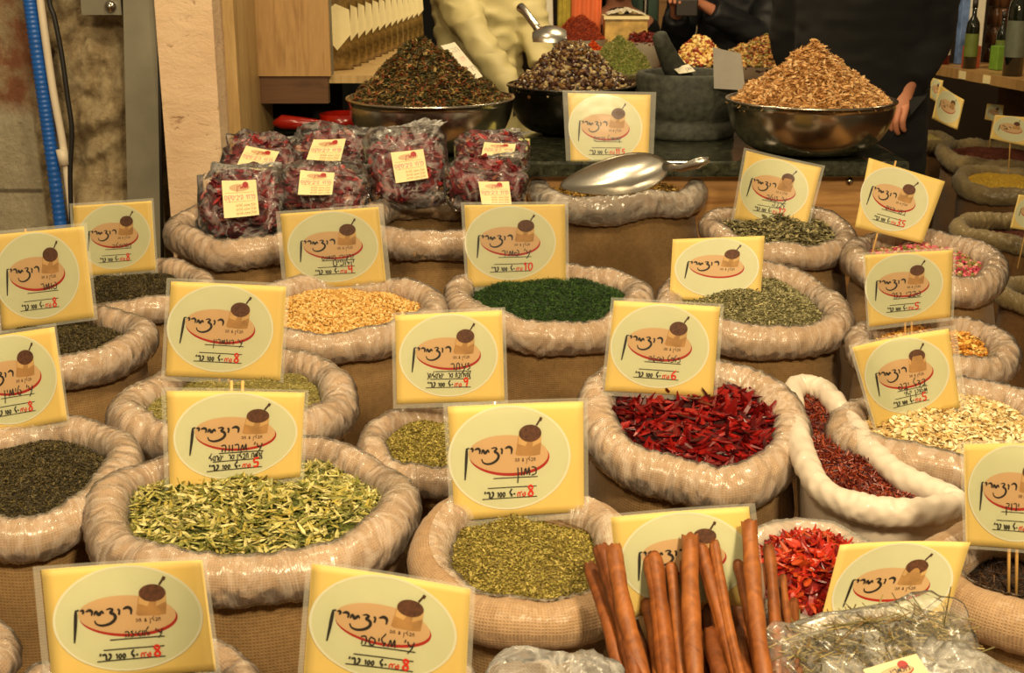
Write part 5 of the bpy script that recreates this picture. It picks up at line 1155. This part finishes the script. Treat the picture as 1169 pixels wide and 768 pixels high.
def person(name_label, base, face, hairmat, coat, coatkey, hands, headz=1.62, seated=False, puff=0, shoulder=.2, coatlen=.75, hairr=.105, build=1.0):
    bx, by = base; f = Vector((math.sin(face), -math.cos(face), 0)); s = Vector((math.cos(face), math.sin(face), 0))   # facing, its left hand side in the picture's right
    root = thing('person', name_label, 'person', (bx, by, 0)); B = Vector((bx, by, 0)); H = headz
    z = lambda k: Vector((0, 0, k*H/1.62))
    nodes = {'pelvis': (B+z(.92), .115*build), 'waist': (B+z(1.08), .11*build), 'chest': (B+z(1.28), .13*build), 'neck0': (B+z(1.42), .075), 'neck': (B+z(1.50)+f*.01, .05), 'head0': (B+z(1.56)+f*.015, .07), 'head1': (B+z(1.64)+f*.015, .085), 'head2': (B+z(1.71)+f*.005, .062),
             'nose': (B+z(1.61)+f*.098, .012)}
    edges = [('pelvis','waist'),('waist','chest'),('chest','neck0'),('neck0','neck'),('neck','head0'),('head0','head1'),('head1','head2'),('head1','nose')]
    for sd, nm in ((1, 'L'), (-1, 'R')):
        hp, kn, an = B+s*sd*.09+z(.86), B+s*sd*.10+z(.48)+f*.02, B+s*sd*.10+z(.09)
        nodes[nm+'hip'] = (hp, .085); nodes[nm+'knee'] = (kn, .06); nodes[nm+'ank'] = (an, .04); nodes[nm+'toe'] = (an+f*.14-z(.05), .033)
        edges += [('pelvis', nm+'hip'), (nm+'hip', nm+'knee'), (nm+'knee', nm+'ank'), (nm+'ank', nm+'toe')]
        sh_ = B+s*sd*shoulder+z(1.38); hd, el = hands[0 if sd == 1 else 1]
        nodes[nm+'sh'] = (sh_, .06); nodes[nm+'el'] = (el, .042); nodes[nm+'wr'] = (hd, .026)
        edges += [('neck0', nm+'sh'), (nm+'sh', nm+'el'), (nm+'el', nm+'wr')]
        dr = (hd-el).normalized(); pal = hd+dr*.05; nodes[nm+'palm'] = (pal, (.036, .018)); edges.append((nm+'wr', nm+'palm'))
        sp = dr.cross(Vector((0, 0, 1))); sp = sp.normalized() if sp.length > .2 else s.copy(); dn = dr.cross(sp).normalized()
        if dn.z > 0: dn = -dn
        for q in range(4):
            k0 = pal+dr*.035+sp*(q-1.5)*.019; ln = (.06, .072, .068, .052)[q]
            a1 = k0+dr*ln*.5+dn*.008; a2 = a1+(dr*.6+dn*.8)*ln*.35; a3 = a2+(dr*.1+dn)*ln*.3
            for w, (pt, rr) in enumerate(((k0, .0105), (a1, .0098), (a2, .009), (a3, .0075))): nodes['%sf%d%d' % (nm, q, w)] = (pt, rr)
            edges += [(nm+'palm', '%sf%d0' % (nm, q))]+[('%sf%d%d' % (nm, q, w), '%sf%d%d' % (nm, q, w+1)) for w in range(3)]
        t0 = pal-dr*.02+sp*sd*.03; t1 = t0+sp*sd*.02+dr*.035+dn*.008; t2 = t1+dr*.03+dn*.012
        for w, (pt, rr) in enumerate(((t0, .013), (t1, .0115), (t2, .009))): nodes['%st%d' % (nm, w)] = (pt, rr)
        edges += [(nm+'palm', nm+'t0'), (nm+'t0', nm+'t1'), (nm+'t1', nm+'t2')]
    body = skinned('body', nodes, edges, M['skin'], root)
    # eyes, mouth
    hc = B+z(1.64)+f*.015
    for sd in (1, -1): MB().ball(hc+f*.078+s*sd*.032+Vector((0,0,.0)), .011, nu=12, nv=8).build('eye', M['paper'], body, True); MB().ball(hc+f*.086+s*sd*.032, .0055, nu=10, nv=6).build('pupil', M['ink'], body, True)
    MB().tube([hc+f*.08-s*.022-Vector((0,0,.062)), hc+f*.088-Vector((0,0,.064)), hc+f*.08+s*.022-Vector((0,0,.062))], [.003,.006,.003], 8).build('mouth', M['redprint'], body, True)
    for sd in (1, -1): MB().ball(hc+s*sd*.082-f*.01-Vector((0,0,.01)), (.012,.02,.03)).build('ear', M['skin'], body, True)
    hb = MB().ball(hc-f*.03+Vector((0,0,.035)), (hairr, hairr, hairr*.95), nu=20, nv=14); hb.build('hair', hairmat, body, True)
    # coat
    jb = MB(); K = H/1.62; w_ = build*.95
    loft(jb, B, s, f, [(coatlen*K, .20*w_, .165*w_, 0), (.90*K, .19*w_, .155*w_, 0), (1.05*K, .175*w_, .145*w_, .005), (1.20*K, .185*w_, .145*w_, .01), (1.32*K, .195*w_, .13*w_, .005), (1.40*K, .16*w_, .10*w_, 0), (1.45*K, .085, .08, 0), (1.50*K, .07, .07, .005)])
    for sd in (1, -1):
        hd, el = hands[0 if sd == 1 else 1]; sh_ = B+s*sd*shoulder*.92+z(1.34)
        Q = [Vector(q) for q in cat([tuple(sh_-s*sd*.05), tuple(sh_.lerp(el, .25)), tuple(sh_.lerp(el, .7)), tuple(el), tuple(el.lerp(hd, .5)), tuple(el.lerp(hd, .93))], 5)]
        m_ = len(Q); jb.tube(Q, [(.082-.034*(i/(m_-1)))*min(1.25, build) for i in range(m_)], 18)
        jb.ball(sh_, .085*min(1.2, build), nu=16, nv=10)
    def dsp(co):
        if not puff: return co
        from mathutils import noise as mn
        out_ = co.copy()
        for i in range(len(co)):
            v = Vector(co[i]); w = mn.noise_vector(Vector((v.x*7, v.y*7, v.z*9))); w2 = mn.noise_vector(Vector((v.x*14, v.y*14, v.z*30)))
            out_[i] += np.array(w)*puff*.25 + np.array(w2)*puff*.55
        return out_
    remeshed('jacket', jb, M[coatkey], root, voxel=.010 if puff else .014, smooth=8, disp=dsp)
    n3 = {'p': (B+z(.9), .125*build)}; e3 = []
    for sd, nm in ((1, 'L'), (-1, 'R')):
        for k, (p, r) in {'hip': (B+s*sd*.09+z(.84), .098), 'knee': (B+s*sd*.10+z(.48)+f*.02, .076), 'ank': (B+s*sd*.10+z(.1), .058)}.items(): n3[nm+k] = (p, r)
        e3 += [('p', nm+'hip'), (nm+'hip', nm+'knee'), (nm+'knee', nm+'ank')]
    skinned('trousers', n3, e3, M['black'], root)
    for sd in (1, -1):
        a = B+s*sd*.10; MB().ball(a+f*.05+Vector((0,0,.045)), (.05,.05,.045)).ball(a+f*.12+Vector((0,0,.035)), (.045,.045,.035)).build('shoe', M['ink'], root, True)
    return root
V3 = lambda px, py, y: Py(px, py, y)
# cream jacket, standing behind the counter, arm hanging toward the tea heap
person('person in a cream padded jacket standing behind the counter', (Py(556,40,4.65).x-.03, 4.65), 0.15, M['hair'], None, 'jacket',
       ((V3(622,78,4.55), V3(612,45,4.6)), (V3(596,122,4.30), V3(543,40,4.42))), puff=.024, shoulder=.14, build=.92)
# dark jacket, both hands at the chest holding a camera
cx = Py(842,30,6.0).x
person('person in a black padded jacket holding a small camera with both hands', (cx+.02, 6.05), -.25, M['hair'], None, 'navy',
       ((V3(808,9,5.72), V3(868,42,5.80)), (V3(772,14,5.72), V3(770,46,5.9))), puff=.012, shoulder=.21, build=1.15)
o = bevel(MB().box((Py(783,10,5.62).x-.045, 5.58, Py(783,10,5.6).z-.03), (Py(783,10,5.62).x+.045, 5.63, Py(783,10,5.6).z+.04)).build('small_camera', M['ink'], None), .006, 3); props(o, 'small dark camera held in two hands', 'camera')
o = MB(); q = Py(868, 6, 5.80); 
# dark coat on the right
person('person in a long black coat beside the golden flakes, hand near the bowl', (Py(985,60,4.1).x, 4.12), -.35, M['hair'], None, 'black',
       ((V3(1036,98,3.98), V3(1062,40,4.06)), (V3(925,120,4.25), V3(905,50,4.25))), headz=1.72, shoulder=.20, coatlen=.55, build=1.2, puff=.008)
# seated dark-haired person far behind
person('dark-haired person far behind between the orange cloth and the green door', (Py(706,10,6.75).x, 6.75), 0.0, M['hair'], None, 'black',
       ((V3(716,60,6.6), V3(728,45,6.7)), (V3(694,60,6.6), V3(684,45,6.7))), headz=1.20, shoulder=.16, hairr=.12, build=.8)

# ------------------------------------------------------------------ light, world, camera
w = bpy.data.worlds.new('world'); scene.world = w; w.use_nodes = True
bgn = w.node_tree.nodes['Background']; bgn.inputs[0].default_value = (.95, .72, .42, 1); bgn.inputs[1].default_value = .22
def area(loc, target, size, power, col, sy=None):
    l = bpy.data.lights.new('lamp', 'AREA'); l.energy = power; l.color = col; l.size = size
    if sy: l.shape = 'RECTANGLE'; l.size_y = sy
    o = bpy.data.objects.new('unseen_lamp', l); COL.objects.link(o); o.location = loc  # unseen lamp
    o.rotation_euler = (Vector(target)-Vector(loc)).to_track_quat('-Z', 'Y').to_euler(); return o
warm = (1, .78, .46)
area((.55, -.25, 2.35), (.1, 1.3, .85), .22, 46, warm)  # unseen, set toward the camera to brighten sign faces and sack fronts
area((-.6, -.1, 2.45), (-.35, 1.8, .85), .25, 21, warm)  # second unseen front lamp, for the left signs and sacks
area((.3, 1.3, 2.6), (.3, 2.5, .9), .25, 22, warm)
area((-.8, 1.7, 2.4), (-.8, 3.0, 1.3), .3, 9, warm)
area((.5, 4.0, 2.5), (.6, 5.0, .9), .3, 26, warm)
area((-.2, 3.3, 2.4), (-.2, 3.5, .9), .2, 5, warm)
area((2.0, 4.0, 2.5), (2.0, 4.4, .6), .3, 8, warm)
cam = bpy.data.cameras.new('camera'); co = bpy.data.objects.new('camera', cam); COL.objects.link(co)
co.location = CAM; co.rotation_euler = (math.pi/2-PIT, 0, 0); cam.sensor_width = 36; cam.lens = FPX/1169*36; cam.clip_start = .05
cam.dof.use_dof = True; cam.dof.focus_distance = 1.9; cam.dof.aperture_fstop = 20
scene.camera = co
vs = scene.view_settings; vs.view_transform = 'Standard'; vs.look = 'None'; vs.gamma = 1; vs.use_curve_mapping = False; vs.exposure = 0
scene.cycles.transparent_max_bounces = 16; scene.cycles.max_bounces = 7
